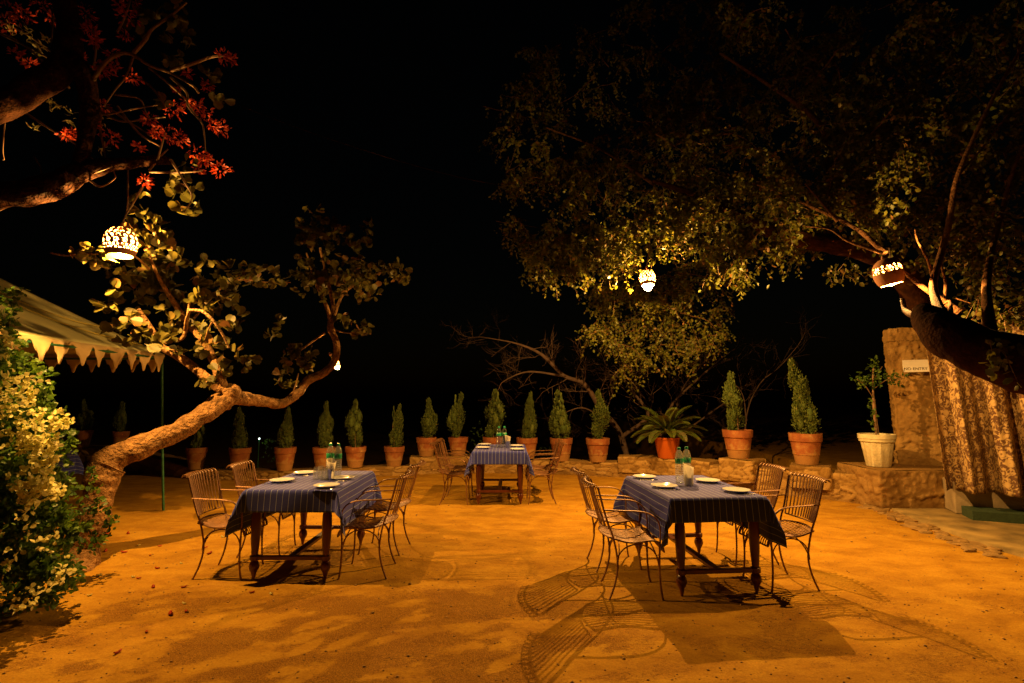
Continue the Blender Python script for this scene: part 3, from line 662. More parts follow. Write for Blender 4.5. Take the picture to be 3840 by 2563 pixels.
# ------------------------------------------------------------------ iron chairs (face +Y)
def make_chair(label, loc, rz):
    t = thing("garden_chair", label, "chair", loc, rz, "brown slatted iron armchairs")
    RL = [(-0.215, 0.0), (-0.200, 0.03), (-0.165, 0.12), (-0.140, 0.25), (-0.152, 0.38), (-0.180, 0.50), (-0.218, 0.60), (-0.258, 0.74), (-0.292, 0.875)]
    for sx in (-1, 1):
        pts = [(sx * (0.205 - 0.012 * math.sin(min(z / 0.45, 1) * math.pi) + (0.02 * max(0, z - .45) / .43)), y, z) for y, z in RL]
        MB().tube(spline(pts, 5), 0.0085, 8).build("leg", M['iron'], t)
        FL = [(sx * 0.205, 0.215, 0.0), (sx * 0.207, 0.205, 0.03), (sx * 0.207, 0.193, 0.14), (sx * 0.206, 0.190, 0.28), (sx * 0.212, 0.198, 0.45)]
        MB().tube(spline(FL, 5), 0.0085, 8).build("leg", M['iron'], t)
        AR = [(sx * 0.212, 0.198, 0.45), (sx * 0.222, 0.200, 0.54), (sx * 0.232, 0.180, 0.615), (sx * 0.238, 0.120, 0.668), (sx * 0.238, 0.03, 0.688), (sx * 0.232, -0.10, 0.692), (sx * 0.222, -0.25, 0.698)]
        MB().tube(spline(AR, 6), 0.012, 8, flat=(0.55, 1.0)).build("armrest", M['iron'], t)
    br = MB()
    for sx in (-1, 1):
        a = np.linspace(0, math.pi, 15); P = np.stack([np.full(15, sx * 0.20), -0.145 * 1.0 * np.cos(a) * 1.15 + 0.02, 0.25 + 0.175 * np.sin(a) ** 0.8], 1); br.tube(P, 0.006, 6)
    for y0, y1 in ((-0.145, -0.145), (0.19, 0.19)):
        a = np.linspace(0, math.pi, 15); P = np.stack([-0.2 * np.cos(a), np.full(15, y0) + 0.04 * np.sin(a) * (1 if y0 < 0 else -1), 0.25 + 0.165 * np.sin(a) ** 0.8], 1); br.tube(P, 0.006, 6)
    br.build("brace", M['iron'], t)
    st = MB()
    prof = np.array([(-0.20, 0.478), (-0.15, 0.462), (-0.08, 0.443), (0.0, 0.438), (0.07, 0.448), (0.13, 0.457), (0.18, 0.448), (0.215, 0.415), (0.228, 0.375)])
    for k in range(14):
        x = -0.182 + 0.364 * k / 13
        bow = 0.055 * (1 - (x / 0.2) ** 2)
        P = prof.copy(); P[0, 0] -= bow; P[0, 1] += bow * 0.25; P[:, 1] -= 0.012 * (1 - (x / 0.2) ** 2)
        P = spline(P, 4); fl = 1 + 0.10 * np.clip((P[:, 0] + 0.1) / 0.3, 0, 1)
        st.tube(np.stack([x * fl, P[:, 0], P[:, 1]], 1), 0.0078, 6, flat=(1.0, 0.42))
    for sx in (-1, 1):
        P = spline(prof, 4); st.tube(np.stack([np.full(len(P), sx * 0.197) * (1 + 0.10 * np.clip((P[:, 0] + .1) / .3, 0, 1)), P[:, 0], P[:, 1]], 1), 0.0075, 6)
    a = np.linspace(-1, 1, 17); st.tube(np.stack([0.197 * a, -0.20 - 0.055 * (1 - a ** 2), 0.478 + 0.01 * (1 - a ** 2)], 1), 0.0075, 6)
    st.tube(np.stack([0.215 * a, 0.228 + 0 * a, 0.372 + 0 * a], 1), 0.0075, 6)
    st.build("seat", M['iron'], t)
    bk = MB()
    for k in range(13):
        f = -1 + 2 * k / 12.0; bow = 0.045 * (1 - f * f)
        P = [(0.178 * f, -0.205, 0.545), (0.196 * f, -0.252, 0.70), (0.214 * f, -0.292, 0.855), (0.217 * f, -0.305, 0.888), (0.219 * f, -0.328, 0.902), (0.221 * f, -0.352, 0.895), (0.221 * f, -0.36, 0.878)]
        P = spline(P, 4); P[:, 1] -= bow
        bk.tube(P, 0.0085, 6, flat=(0.4, 1.0))
    bk.tube(np.stack([0.178 * a, -0.205 - 0.045 * (1 - a * a), 0.545 - 0.012 * (1 - a * a)], 1), 0.007, 6)
    bk.tube(np.stack([0.219 * a, -0.322 - 0.045 * (1 - a * a), 0.880 + 0 * a], 1), 0.008, 6)
    bk.build("backrest", M['iron'], t)
    return t
CH = [((-2.60, 4.98), -90, "brown iron armchair, nearest on the left side of the left foreground table"),
      ((-2.55, 5.62), -88, "brown iron armchair, farther one on the left side of the left foreground table"),
      ((-1.33, 5.01), 91, "brown iron armchair, nearest on the right side of the left foreground table"),
      ((-1.34, 5.69), 86, "brown iron armchair, farther one on the right side of the left foreground table"),
      ((0.99, 4.52), -91, "brown iron armchair, nearest on the left side of the right foreground table"),
      ((0.98, 5.22), -86, "brown iron armchair, farther one on the left side of the right foreground table"),
      ((2.31, 4.68), 97, "brown iron armchair, nearest on the right side of the right foreground table"),
      ((2.33, 5.37), 93, "brown iron armchair, farther one on the right side of the right foreground table"),
      ((-0.87, 8.17), -90, "brown iron armchair, near one at the left of the far middle table"),
      ((-0.86, 8.82), -86, "brown iron armchair, rear one at the left of the far middle table"),
      ((0.45, 8.22), 92, "brown iron armchair, near one at the right of the far middle table"),
      ((0.46, 8.86), 88, "brown iron armchair, rear one at the right of the far middle table")]
ch0 = None
for (x, y), a, lab in CH:
    z = float(ground_h(np.array([x]), np.array([y]))[0])
    if ch0 is None: ch0 = make_chair(lab, (x, y, z), math.radians(a))
    else: copy_tree(ch0, (x, y, z), math.radians(a), label=lab)

# ------------------------------------------------------------------ table settings
ZT = 0.783
plate_o = fork_o = knife_o = None
def plate_mesh():
    m = MB(); m.lathe([(0.001, 0.004), (0.075, 0.004), (0.085, 0.007), (0.111, 0.019), (0.115, 0.021), (0.114, 0.0235), (0.109, 0.022), (0.086, 0.011), (0.072, 0.0085), (0.001, 0.0085)], seg=40, cap=False)
    m.lathe([(0.062, 0.0), (0.068, 0.0), (0.068, 0.005), (0.062, 0.005)], seg=30, cap=False)
    return m.build("dinner_plate", M['china'])
def knife_mesh():
    m = MB(); m.tube([(0, -0.10, 0.004), (0, -0.05, 0.005), (0, 0.0, 0.004)], [0.005, 0.006, 0.004], 8, flat=(1, .6)); m.tube([(0, 0.0, 0.004), (0.001, 0.05, 0.004), (0.0, 0.10, 0.003)], [0.006, 0.009, 0.002], 8, flat=(1, .15)); return m.build("table_knife", M['steel'])
def fork_mesh():
    m = MB(); m.tube([(0, -0.10, 0.005), (0, -0.05, 0.006), (0, 0.03, 0.004), (0, 0.045, 0.003)], [0.007, 0.005, 0.003, 0.009], 8, flat=(1, .3))
    for k in range(4): m.tube([(-0.0085 + 0.0057 * k, 0.045, 0.003), (-0.0085 + 0.0057 * k, 0.075, 0.003), (-0.008 + 0.0053 * k, 0.095, 0.007)], 0.0016, 5)
    return m.build("table_fork", M['steel'])
PL = [("left", "left foreground table", [(1143, 1772, "far left"), (1058, 1800, "near left"), (1308, 1791, "far right"), (1232, 1824, "near right")]),
      ("right", "right foreground table", [(2410, 1787, "far left"), (2488, 1821, "near left"), (2654, 1801, "far right"), (2773, 1837, "near right")]),
      ("far", "far middle table", [(1816, 1666, "far left"), (1809, 1678, "near left"), (1938, 1671, "far right"), (1940, 1684, "near right")])]
rg = random.Random(3)
for key, tn, L_ in PL:
    for x, y, pos in L_:
        p = G(x, y, ZT + 0.018)
        (cx, cy, _), rz = TB[key]
        lx = (p[0] - cx) * math.cos(-rz) - (p[1] - cy) * math.sin(-rz); ly = (p[0] - cx) * math.sin(-rz) + (p[1] - cy) * math.cos(-rz)
        lx = max(-0.27, min(0.27, lx)); ly = max(-0.46, min(0.46, ly))
        X0 = cx + lx * math.cos(rz) - ly * math.sin(rz); Y0 = cy + lx * math.sin(rz) + ly * math.cos(rz)
        o = plate_mesh() if plate_o is None else plate_o.copy()
        if plate_o is None: plate_o = o
        else: COL.objects.link(o)
        o.location = (X0, Y0, ZT); tag(o, f"white dinner plate at the {pos} place of the {tn}", "plate", "white dinner plates")
        side = 1 if 'right' in pos else -1        # the diner sits at +/-X
        for kind_, dy in (("knife", -0.15 * side), ("fork", 0.15 * side)):
            base = knife_o if kind_ == "knife" else fork_o
            if base is None:
                q = knife_mesh() if kind_ == "knife" else fork_mesh()
                if kind_ == "knife": knife_o = q
                else: fork_o = q
            else: q = base.copy(); COL.objects.link(q)
            # blade points to the table middle (-side X)
            q.location = (X0 + rg.uniform(-.01, .01), Y0 - dy * -1 * 1.0, ZT + 0.001); q.rotation_euler = (0, 0, rz + side * math.pi / 2 + rg.uniform(-.2, .2))
            tag(q, f"steel {kind_} beside the {pos} plate of the {tn}", kind_, f"steel table {'knives' if kind_ == 'knife' else 'forks'}")

def make_bottle(label, loc):
    t = thing("water_bottle", label, "bottle", loc, rg.uniform(0, 6), "plastic water bottles")
    z = np.linspace(0.006, 0.175, 60); pr = [(0.030, 0.0)] + [(0.0395 + 0.0016 * math.sin(q * 2 * math.pi / 0.021), q) for q in z]
    pr += [(0.038, 0.185), (0.038, 0.232), (0.0395, 0.238)] + [(0.0395 * math.cos((q - 0.238) / 0.075 * 1.12) + 0.001 * math.sin(q * 2 * math.pi / 0.015), q) for q in np.linspace(0.242, 0.300, 14)] + [(0.0135, 0.306), (0.0135, 0.316)]
    MB().lathe(pr, seg=28).build("body", M['pet'], t)
    MB().lathe([(0.0388, 0.183), (0.0396, 0.184), (0.0396, 0.234), (0.0388, 0.235)], seg=28, cap=False).build("label", M['label'], t)
    MB().lathe([(0.0155, 0.312), (0.016, 0.314), (0.016, 0.332), (0.0145, 0.335)], seg=20).build("cap", M['cap'], t)
    return t
def make_holder(label, loc, rz, tall, wrap=False):
    t = thing("napkin_holder", label, "napkin holder", loc, rz, "steel tumblers holding napkins")
    th_ = 0.075 if wrap else 0.108
    MB().lathe([(0.030, 0.0), (0.031, 0.002), (0.036, th_), (0.0375, th_ + .002), (0.035, th_), (0.030, 0.006), (0.001, 0.006)], seg=28).build("tumbler", M['steel'], t)
    # paper napkin rolled to a slanted sheath
    a = np.linspace(-2.6, 2.6, 34) * (0.62 if wrap else 1.0); n = 10; V = []
    for i in range(n):
        f = i / (n - 1); z0_ = 0.004 if wrap else 0.03; z = z0_ + f * (tall - z0_) - (0.05 * f) * (0.5 + 0.5 * np.cos(a - 0.9)) - 0.02 * f * np.abs(a) / 2.6
        r = (0.040 + 0.004 * f) if wrap else (0.026 + 0.018 * f); V.append(np.stack([r * np.sin(a) * (1.0 + 0.15 * f), -r * np.cos(a), z], 1))
    o = fastmesh("napkin", np.vstack(V), gridfaces(n, 34), M['napkin'], t, True); o.modifiers.new("thickness", 'SOLIDIFY').thickness = 0.003
    return t
def make_tumbler(label, loc):
    m = MB().lathe([(0.026, 0.0), (0.0275, 0.0), (0.033, 0.09), (0.034, 0.112), (0.0325, 0.118), (0.026, 0.119)], seg=24)
    V = m.v[0]; V[:, 2] = V[:, 2]; rr = 1 - 0.08 * (V[:, 2] / 0.12); V[:, 0] *= 1 - 0 * rr
    # stands upside down: wide rim at the bottom
    V[:, 2] = 0.119 - V[:, 2]; m.f = [f[::-1] for f in m.f]
    o = m.build("glass_tumbler", M['glass']); o.location = Vector([float(q) for q in loc]); return tag(o, label, "glass", "upturned clear tumblers")
def onT(x, y): p = G(x, y, ZT); return (p[0], p[1], ZT)
b = onT(2550, 1812); make_bottle("left one of two green capped water bottles on the right foreground table", b)
make_bottle("right one of two green capped water bottles on the right foreground table", (b[0] + 0.095, b[1] + 0.07, ZT))
c = onT(2583, 1822); make_holder("cream napkin standing in a steel tumbler on the right foreground table", c, 0.15, 0.225, True)
b = onT(1215, 1795); make_bottle("left one of two green capped water bottles on the left foreground table", (b[0], b[1] + 0.16, ZT))
make_bottle("right one of two green capped water bottles on the left foreground table", (b[0] + 0.09, b[1] + 0.13, ZT))
c = onT(1240, 1800); make_holder("cream napkin standing in a steel tumbler on the left foreground table", c, -0.5, 0.225)
for (x, y), nm in (((1186, 1798), "front left"), ((1213, 1800), "front right")):
    c = onT(x, y); make_tumbler(f"{nm} one of four upturned clear tumblers on the left foreground table", c)
    make_tumbler(f"{nm.replace('front', 'back')} one of four upturned clear tumblers on the left foreground table", (c[0] + 0.015, c[1] + 0.085, ZT))
b = onT(1871, 1678); make_bottle("left one of two water bottles on the far middle table", b); make_bottle("right one of two water bottles on the far middle table", (b[0] + 0.087, b[1] + 0.03, ZT))
c = onT(1904, 1681); make_holder("white napkin in a steel tumbler on the far middle table", c, 0.9, 0.225)
make_bottle("single water bottle on the dim table under the tent", (at(222, 1700, tl[1] + .15)[0], tl[1] + .15, ZT))

# ------------------------------------------------------------------ leaves
T_SMALL = (np.array([(0, 0, 0), (.35, .33, .05), (.75, .28, .03), (1, 0, -.06), (.75, -.28, .03), (.35, -.33, .05)]), np.array([(0, 3, 2, 1), (0, 5, 4, 3)]))
T_ROUND = (np.array([(-.25, 0, 0), (.0, .02, 0), (.32, .36, .07), (.62, .50, .10), (.90, .38, .06), (1.0, .14, 0), (.93, 0, -.02), (1.0, -.14, 0), (.90, -.38, .06), (.62, -.50, .10), (.32, -.36, .07), (.0, -.02, 0)]),
           np.array([(0, 6, 5, 4, 3, 2, 1), (0, 11, 10, 9, 8, 7, 6)]))
T_PETAL = (np.array([(0, -.08, 0), (0, .08, 0), (.5, .19, .16), (.5, -.19, .16), (1, .03, 0), (1, -.03, 0)]), np.array([(0, 1, 2, 3), (3, 2, 4, 5)]))
T_QUAD = (np.array([(0, -.35, 0), (0, .35, 0), (1, .25, .1), (1, -.25, .1)]), np.array([(0, 1, 2, 3)]))
def leaves(name, pos, ax, nr, L, Wd, tmpl, mat, parent, origin=(0, 0, 0)):
    pos = np.asarray(pos) - np.array(origin); ax = norm(ax); sd = norm(np.cross(nr, ax)); nr = np.cross(ax, sd)
    tv, tf = tmpl; n = len(pos); L = np.broadcast_to(L, n)[:, None]; Wd = np.broadcast_to(Wd, n)[:, None]
    V = np.stack([pos + ax * L * a + sd * Wd * b + nr * L * c for a, b, c in tv], 1).reshape(-1, 3)
    F = (tf[None] + (np.arange(n) * len(tv))[:, None, None]).reshape(-1, tf.shape[1])
    return fastmesh(name, V, F, mat, parent)
RS = np.random.RandomState(12)
def inball(n, c, r, shell=0.0):
    d = norm(RS.normal(size=(n, 3))); q = RS.uniform(shell, 1, (n, 1)) ** (1 / 3.0); return np.array(c) + d * q * np.array(r)

def spray(balls, size, down=0.3, tw=3):
    """clusters of leaves round short twigs; returns pos, axis, normal, size"""
    P, A, Nn, S = [], [], [], []
    for c, r, n in balls:
        k = max(1, n // tw); tips = inball(k, c, r, 0.15)
        for t in tips:
            m = tw + RS.randint(0, 3); d = norm(RS.normal(size=3) + np.array([0, 0, 0.25]))
            for q in range(m):
                A.append(norm(d + RS.normal(size=3) * 0.75 - np.array([0, 0, down]))); P.append(t + d * RS.uniform(-.02, .02) + RS.normal(size=3) * 0.012)
                Nn.append(norm(RS.normal(size=3) * 0.8 + np.array([0, -0.35, 0.5]))); S.append(size * RS.uniform(.65, 1.2))
    return np.array(P), np.array(A), np.array(Nn), np.array(S)
def limb(mb, pxs, seg=10, wob=0.16, n=6):
    """pxs: (x,y,depth,radius) -> tube"""
    P = np.array([list(at(x, y, Yd)) + [r] for x, y, Yd, r in pxs]); P = spline(P, n)
    mb.tube(P[:, :3], np.maximum(P[:, 3], 0.002), seg, wob=wob, ws=9.0)
    return P

# ------------------------------------------------------------------ leaning tree (left of centre)
base = G(285, 2130); tr = thing("leaning_tree", "leaning gnarled tree whose bent trunk stretches sideways over the left yard", "tree", base)
def sub(o, t):
    o.data.transform(Matrix.Translation([-q for q in t.location])); o.parent = t; return o
mb = MB()
P = np.array([list(G(268, 2190, -.1)) + [.20]] + [list(at(x, y, Yd)) + [r] for x, y, Yd, r in [(305, 2080, 5.2, .185), (350, 1950, 5.25, .165), (372, 1850, 5.3, .17), (385, 1775, 5.35, .19), (420, 1725, 5.4, .17), (520, 1680, 5.5, .135), (650, 1625, 5.7, .132), (760, 1558, 5.9, .13), (840, 1500, 6.1, .145), (900, 1495, 6.25, .10), (985, 1506, 6.6, .075), (1060, 1512, 6.9, .072), (1120, 1468, 7.1, .07), (1160, 1425, 7.2, .07), (1220, 1395, 7.4, .062), (1256, 1350, 7.5, .06), (1262, 1290, 7.52, .055), (1240, 1225, 7.55, .052), (1250, 1150, 7.55, .042), (1225, 1040, 7.5, .03), (1200, 930, 7.5, .02)]])
P = spline(P, 16); 
lump = 1 + 0.22 * (vnoise(np.arange(len(P)) * 0.2, np.zeros(len(P)), 0, 5) - 0.5)
mb.tube(P[:, :3], P[:, 3] * lump * 0.87, 44, wob=0.30, ws=7.0)
Vb = mb.v[0]; ctr = np.repeat(P[:, :3], 44, 0); dd_ = Vb - ctr; rid = 1 + 0.05 * (fbm(Vb[:, 0] * 22, Vb[:, 1] * 22, Vb[:, 2] * 22, 8, 3) - .45) + 0.14 * np.clip(fbm(Vb[:, 0] * 11, Vb[:, 1] * 11, Vb[:, 2] * 30, 19, 2) - .42, -.2, .2); mb.v[0] = ctr + dd_ * rid[:, None]
kn = at(860, 1470, 6.12); mb.ell(kn, (.13, .12, .10), 12, 8)
sub(mb.build("trunk", M['bark'], None), tr)
mb = MB()
for L_ in ([(865, 1480, 6.1, .07), (800, 1440, 6.0, .055), (735, 1385, 6.0, .05), (665, 1335, 5.9, .045), (600, 1298, 5.8, .04), (570, 1240, 5.7, .03), (520, 1160, 5.5, .02)],
           [(850, 1490, 6.1, .07), (818, 1400, 6.0, .052), (790, 1330, 6.0, .045), (765, 1280, 5.9, .04), (705, 1215, 5.8, .035), (655, 1140, 5.6, .028), (600, 1050, 5.4, .02), (560, 960, 5.2, .012)],
           [(660, 1280, 5.7, .02), (690, 1260, 5.6, .02), (705, 1180, 5.5, .016), (712, 1120, 5.4, .01)],
           [(1245, 1230, 7.5, .03), (1225, 1150, 7.45, .028), (1180, 1050, 7.4, .02), (1150, 950, 7.4, .012)],
           [(1245, 1210, 7.5, .025), (1290, 1100, 7.5, .02), (1390, 1040, 7.5, .012), (1460, 1010, 7.5, .008)],
           [(1215, 1250, 7.5, .02), (1160, 1290, 7.3, .012), (1120, 1320, 7.2, .01)],
           [(705, 1215, 5.8, .02), (860, 1060, 6.2, .012), (1010, 1060, 6.8, .008), (1090, 1060, 7.0, .006)],
           [(560, 1010, 5.1, .012), (500, 960, 4.9, .01), (420, 950, 4.8, .01), (330, 955, 4.7, .01), (240, 958, 4.6, .009), (190, 950, 4.6, .006)],
           [(1262, 1240, 7.5, .012), (1310, 1250, 7.4, .008), (1355, 1235, 7.4, .005)],
           [(1090, 1500, 7.0, .012), (1110, 1440, 6.9, .008), (1120, 1400, 6.9, .006)]):
    limb(mb, L_, 10)
limb(mb, [(712, 1163, 5.0, .012), (757, 1168, 4.95, .014), (797, 1200, 4.9, .013), (835, 1255, 4.9, .011), (858, 1305, 4.9, .009)], 8, 0.05)
limb(mb, [(797, 1205, 4.9, .008), (780, 1240, 4.9, .006), (768, 1275, 4.9, .004)], 6, 0)
limb(mb, [(712, 1163, 5.0, .012), (700, 1200, 5.2, .016), (695, 1240, 5.4, .018)], 8, 0)
sub(mb.build("branches", M['bark'], None), tr)
balls = [((520, 1010, 5.45), (.33, .25, .30), 52), ((560, 1190, 5.75), (.50, .35, .40), 100), ((690, 1040, 5.7), (.45, .35, .28), 105), ((640, 1290, 5.7), (.38, .3, .22), 60), ((450, 1170, 5.35), (.2, .2, .28), 34),
         ((840, 1190, 5.7), (.27, .3, .38), 75), ((880, 1370, 6.0), (.20, .2, .22), 32), ((765, 1440, 5.9), (.16, .15, .08), 14), ((545, 850, 5.0), (.15, .15, .22), 26), ((590, 900, 5.0), (.13, .12, .12), 16), ((340, 955, 4.7), (.26, .12, .07), 22),
         ((480, 1060, 5.15), (.2, .2, .12), 22), ((1000, 1040, 6.6), (.42, .3, .13), 46), ((900, 1040, 6.2), (.3, .3, .15), 30),
         ((1240, 960, 7.4), (.62, .5, .45), 210), ((1190, 840, 7.4), (.36, .35, .24), 70), ((1420, 1040, 7.5), (.48, .4, .22), 110), ((1290, 1080, 7.4), (.60, .45, .2), 130), ((1150, 1060, 7.3), (.35, .3, .18), 50), ((1380, 850, 7.45), (.13, .15, .16), 18),
         ((1110, 1350, 7.1), (.24, .2, .22), 60), ((1065, 1425, 7.0), (.13, .12, .10), 22), ((1340, 1235, 7.4), (.22, .2, .10), 26), ((1290, 1200, 7.4), (.18, .15, .12), 16), ((1030, 1230, 7.0), (.12, .1, .14), 12), ((700, 740, 4.9), (.14, .14, .2), 24), ((650, 690, 4.8), (.1, .1, .1), 8), ((850, 1110, 5.0), (.13, .12, .07), 9), ((700, 1110, 4.95), (.13, .1, .08), 9), ((800, 1290, 4.95), (.04, .04, .05), 2)]
bb = [(at(*c), r, n) for c, r, n in balls]
P, A, Nn, S = spray(bb, 0.105, 0.0)
sub(leaves("foliage", P, A, Nn, S, S * 0.92, T_ROUND, M['leaf_round'], None), tr)

# ------------------------------------------------------------------ flame tree (upper left), red flowers
ft = thing("flame_tree", "dark tree with red flower clusters reaching in from the upper left", "tree", (-4.9, 4.1, 0))
mb = MB()
L1 = [(-420, 900, 4.0, .16), (-150, 775, 4.1, .13), (0, 735, 4.2, .105), (100, 722, 4.25, .115), (210, 695, 4.3, .11), (300, 650, 4.4, .085), (400, 622, 4.5, .065), (500, 612, 4.6, .05), (600, 600, 4.7, .045), (650, 612, 4.75, .025)]
L2 = [(-420, 640, 4.0, .17), (-200, 470, 4.1, .15), (0, 400, 4.2, .12), (130, 325, 4.25, .115), (225, 265, 4.3, .115), (262, 150, 4.3, .095), (240, 0, 4.3, .085), (225, -150, 4.3, .08)]
L3 = [(262, 230, 4.3, .10), (320, 300, 4.35, .085), (335, 420, 4.4, .07), (320, 520, 4.4, .06), (300, 640, 4.4, .06)]
for L_ in (L1, L2, L3): limb(mb, L_, 16, 0.25)
q0 = at(-420, 900, 4.0); q1 = at(-420, 640, 4.0)
mb.tube(spline([(-5.3, 4.0, -.1), (-5.25, 4.0, 1.0), tuple(q0), tuple(q1), tuple(q1 + np.array([-.2, 0, .8]))], 6), [.24] * 25, 14, wob=.2)
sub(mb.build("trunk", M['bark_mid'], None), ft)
mb = MB()
TW = [[(330, 330), (400, 230), (480, 200), (560, 245), (640, 275), (720, 320), (745, 350)], [(500, 200), (545, 150), (570, 110), (640, 60), (700, 10)], [(640, 265), (720, 240), (790, 215), (840, 210)], [(500, 215), (470, 290), (430, 340), (390, 400)],
      [(430, 355), (520, 370), (545, 420), (560, 440)], [(345, 400), (450, 455), (540, 448), (620, 440)], [(350, 420), (400, 430), (500, 410), (590, 395)], [(400, 400), (470, 450), (520, 480), (580, 520)], [(500, 280), (560, 320), (600, 370), (620, 400)],
      [(560, 255), (650, 330), (700, 380), (740, 440)], [(640, 290), (700, 350), (705, 400), (755, 460), (765, 500), (770, 570)], [(60, 400), (180, 480), (280, 540), (350, 600)], [(440, 400), (520, 500), (600, 550)], [(590, 600), (610, 530), (620, 500)], [(560, 640), (600, 590), (630, 560)],
      [(560, 645), (640, 648), (720, 645), (760, 640)], [(300, 640), (340, 680), (380, 700), (430, 670), (425, 640)], [(420, 625), (380, 640), (345, 652)], [(20, 440), (10, 560), (15, 600)], [(130, 590), (155, 640), (140, 690), (80, 700)], [(80, 690), (75, 740), (40, 770), (-20, 800)],
      [(200, 200), (100, 130), (0, 80)], [(260, 330), (150, 220), (60, 150), (-10, 120)], [(235, 250), (130, 190), (0, 130)], [(200, 60), (195, 120), (195, 210)], [(225, 100), (218, 160), (215, 215)], [(440, 120), (470, 60), (490, 0)], [(350, 260), (360, 150), (320, 60)],
      [(535, 700), (500, 760), (470, 810)], [(640, 600), (690, 680), (720, 740), (690, 800)], [(380, 430), (375, 480), (390, 560), (395, 590)]]
vine = MB()
for k, t in enumerate(TW):
    if k in (17, 18, 19):
        vn = MB(); limb(vn, [(x, y, 4.3, .006) for x, y in t], 6, 0); sub(vn.build('vine', M['twig'], None), ft); continue
    n = len(t); d0 = 4.35 + 0.4 * ((k * 37) % 10) / 10.0 if k < 24 else 4.5
    limb(mb, [(x, y, d0, max(.004, (.020 if k < 3 else .011) * (1 - .65 * i / n))) for i, (x, y) in enumerate(t)], 7, 0.05)
sub(mb.build("branches", M['twig'], None), ft)
FC = [(835, 215, .07), (865, 222, .05), (705, 275, .05), (778, 322, .05), (742, 395, .07), (775, 430, .07), (830, 480, .08), (800, 470, .06), (650, 412, .09), (625, 500, .11), (665, 520, .08), (590, 500, .06), (705, 385, .05), (735, 575, .09), (775, 600, .06), (830, 640, .09), (745, 635, .05), (545, 680, .06), (250, 510, .06), (415, 515, .08), (500, 290, .06),
      (385, 265, .08), (300, 215, .05), (420, 200, .06), (480, 60, .09), (500, 10, .06), (470, 130, .06), (345, 130, .08), (320, 50, .09), (150, 20, .10), (40, 40, .12), (60, 200, .05), (110, 240, .06), (200, 70, .06), (520, 550, .03), (270, 500, .05), (390, 400, .07), (560, 450, .06), (340, 110, .06), (260, 20, .05), (360, 160, .07), (380, 250, .05), (30, 90, .08), (660, 335, .03), (345, 470, .06), (430, 250, .05), (90, 60, .08), (450, 20, .05)]
P, A, Nn, S = [], [], [], []
for k, (x, y, r) in enumerate(FC):
    c = at(x, y, 4.35 + 0.4 * ((k * 53) % 10) / 10.0); n = int(22 + 260 * r)
    d = norm(RS.normal(size=(n, 3))); pos = c + d * np.array([r, r, r * .8]) * RS.uniform(.3, 1, (n, 1))
    P.append(pos); A.append(norm(d + np.array([0.2, 0, -.2]) + RS.normal(size=(n, 3)) * .4)); Nn.append(RS.normal(size=(n, 3))); S.append(RS.uniform(.028, .05, n))
P, A, Nn, S = map(np.concatenate, (P, A, Nn, S))
sub(leaves("blossoms", P, A, Nn, S, S * 1.1, T_PETAL, M['petal'], None), ft)
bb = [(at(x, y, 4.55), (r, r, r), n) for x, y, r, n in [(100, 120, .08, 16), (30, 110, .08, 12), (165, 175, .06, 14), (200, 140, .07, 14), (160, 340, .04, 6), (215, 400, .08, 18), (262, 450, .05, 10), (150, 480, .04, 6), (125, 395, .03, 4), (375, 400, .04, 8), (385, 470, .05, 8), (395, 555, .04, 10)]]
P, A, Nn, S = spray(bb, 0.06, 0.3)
sub(leaves("foliage", P, A, Nn, S, S * .6, T_PETAL, M['bract_and_lit_patch'], None), ft)  # this foliage stands for lamp-hole light patches, put in as pale leaf colour
bb = [(at(x, y, 4.7), (r, r, r), n) for x, y, r, n in [(620, 60, .16, 22), (590, 100, .14, 16), (640, 200, .12, 12), (700, 150, .1, 6), (620, 370, .1, 8), (790, 290, .1, 10), (800, 370, .1, 10), (530, 130, .12, 8), (710, 20, .08, 4), (680, 600, .12, 8), (660, 680, .1, 8), (540, 740, .08, 6), (150, 170, .06, 3), (160, 240, .08, 5)]]
P, A, Nn, S = spray(bb, 0.09, 0.0)
sub(leaves("foliage", P, A, Nn, S, S * 0.85, T_ROUND, M['leaf_round'], None), ft)

# ------------------------------------------------------------------ big tree (right)
bt = thing("big_tree", "huge spreading tree with drooping small leaves over the right half", "tree", (4.4, 3.1, 0))
mb = MB()
P = np.array([(4.45, 3.1, -.1, .30), (4.4, 3.15, .5, .25)] + [tuple(at(x, y, d)) + (r,) for x, y, d, r in [(4300, 1570, 3.4, .205), (4000, 1440, 3.5, .19), (3800, 1360, 3.6, .178), (3650, 1310, 3.7, .170), (3545, 1258, 3.85, .150), (3485, 1205, 4.0, .115), (3455, 1165, 4.1, .07)]])
P = spline(P, 8); mb.tube(P[:, :3], P[:, 3], 26, wob=.28, ws=6)
P = np.array([tuple(at(x, y, d)) + (r,) for x, y, d, r in [(3760, 1850, 8.3, .28), (3720, 1600, 8.1, .26), (3660, 1400, 7.8, .24), (3560, 1230, 7.5, .22), (3460, 1130, 7.4, .20), (3395, 1030, 7.2, .18), (3300, 960, 7.0, .155), (3180, 925, 6.8, .135), (3040, 905, 6.7, .11), (2900, 870, 6.6, .085), (2760, 800, 6.9, .06), (2600, 730, 7.2, .045), (2450, 680, 7.5, .03)]])
P = spline(P, 8); mb.tube(P[:, :3], P[:, 3], 22, wob=.28, ws=6)
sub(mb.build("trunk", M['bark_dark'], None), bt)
mb = MB()
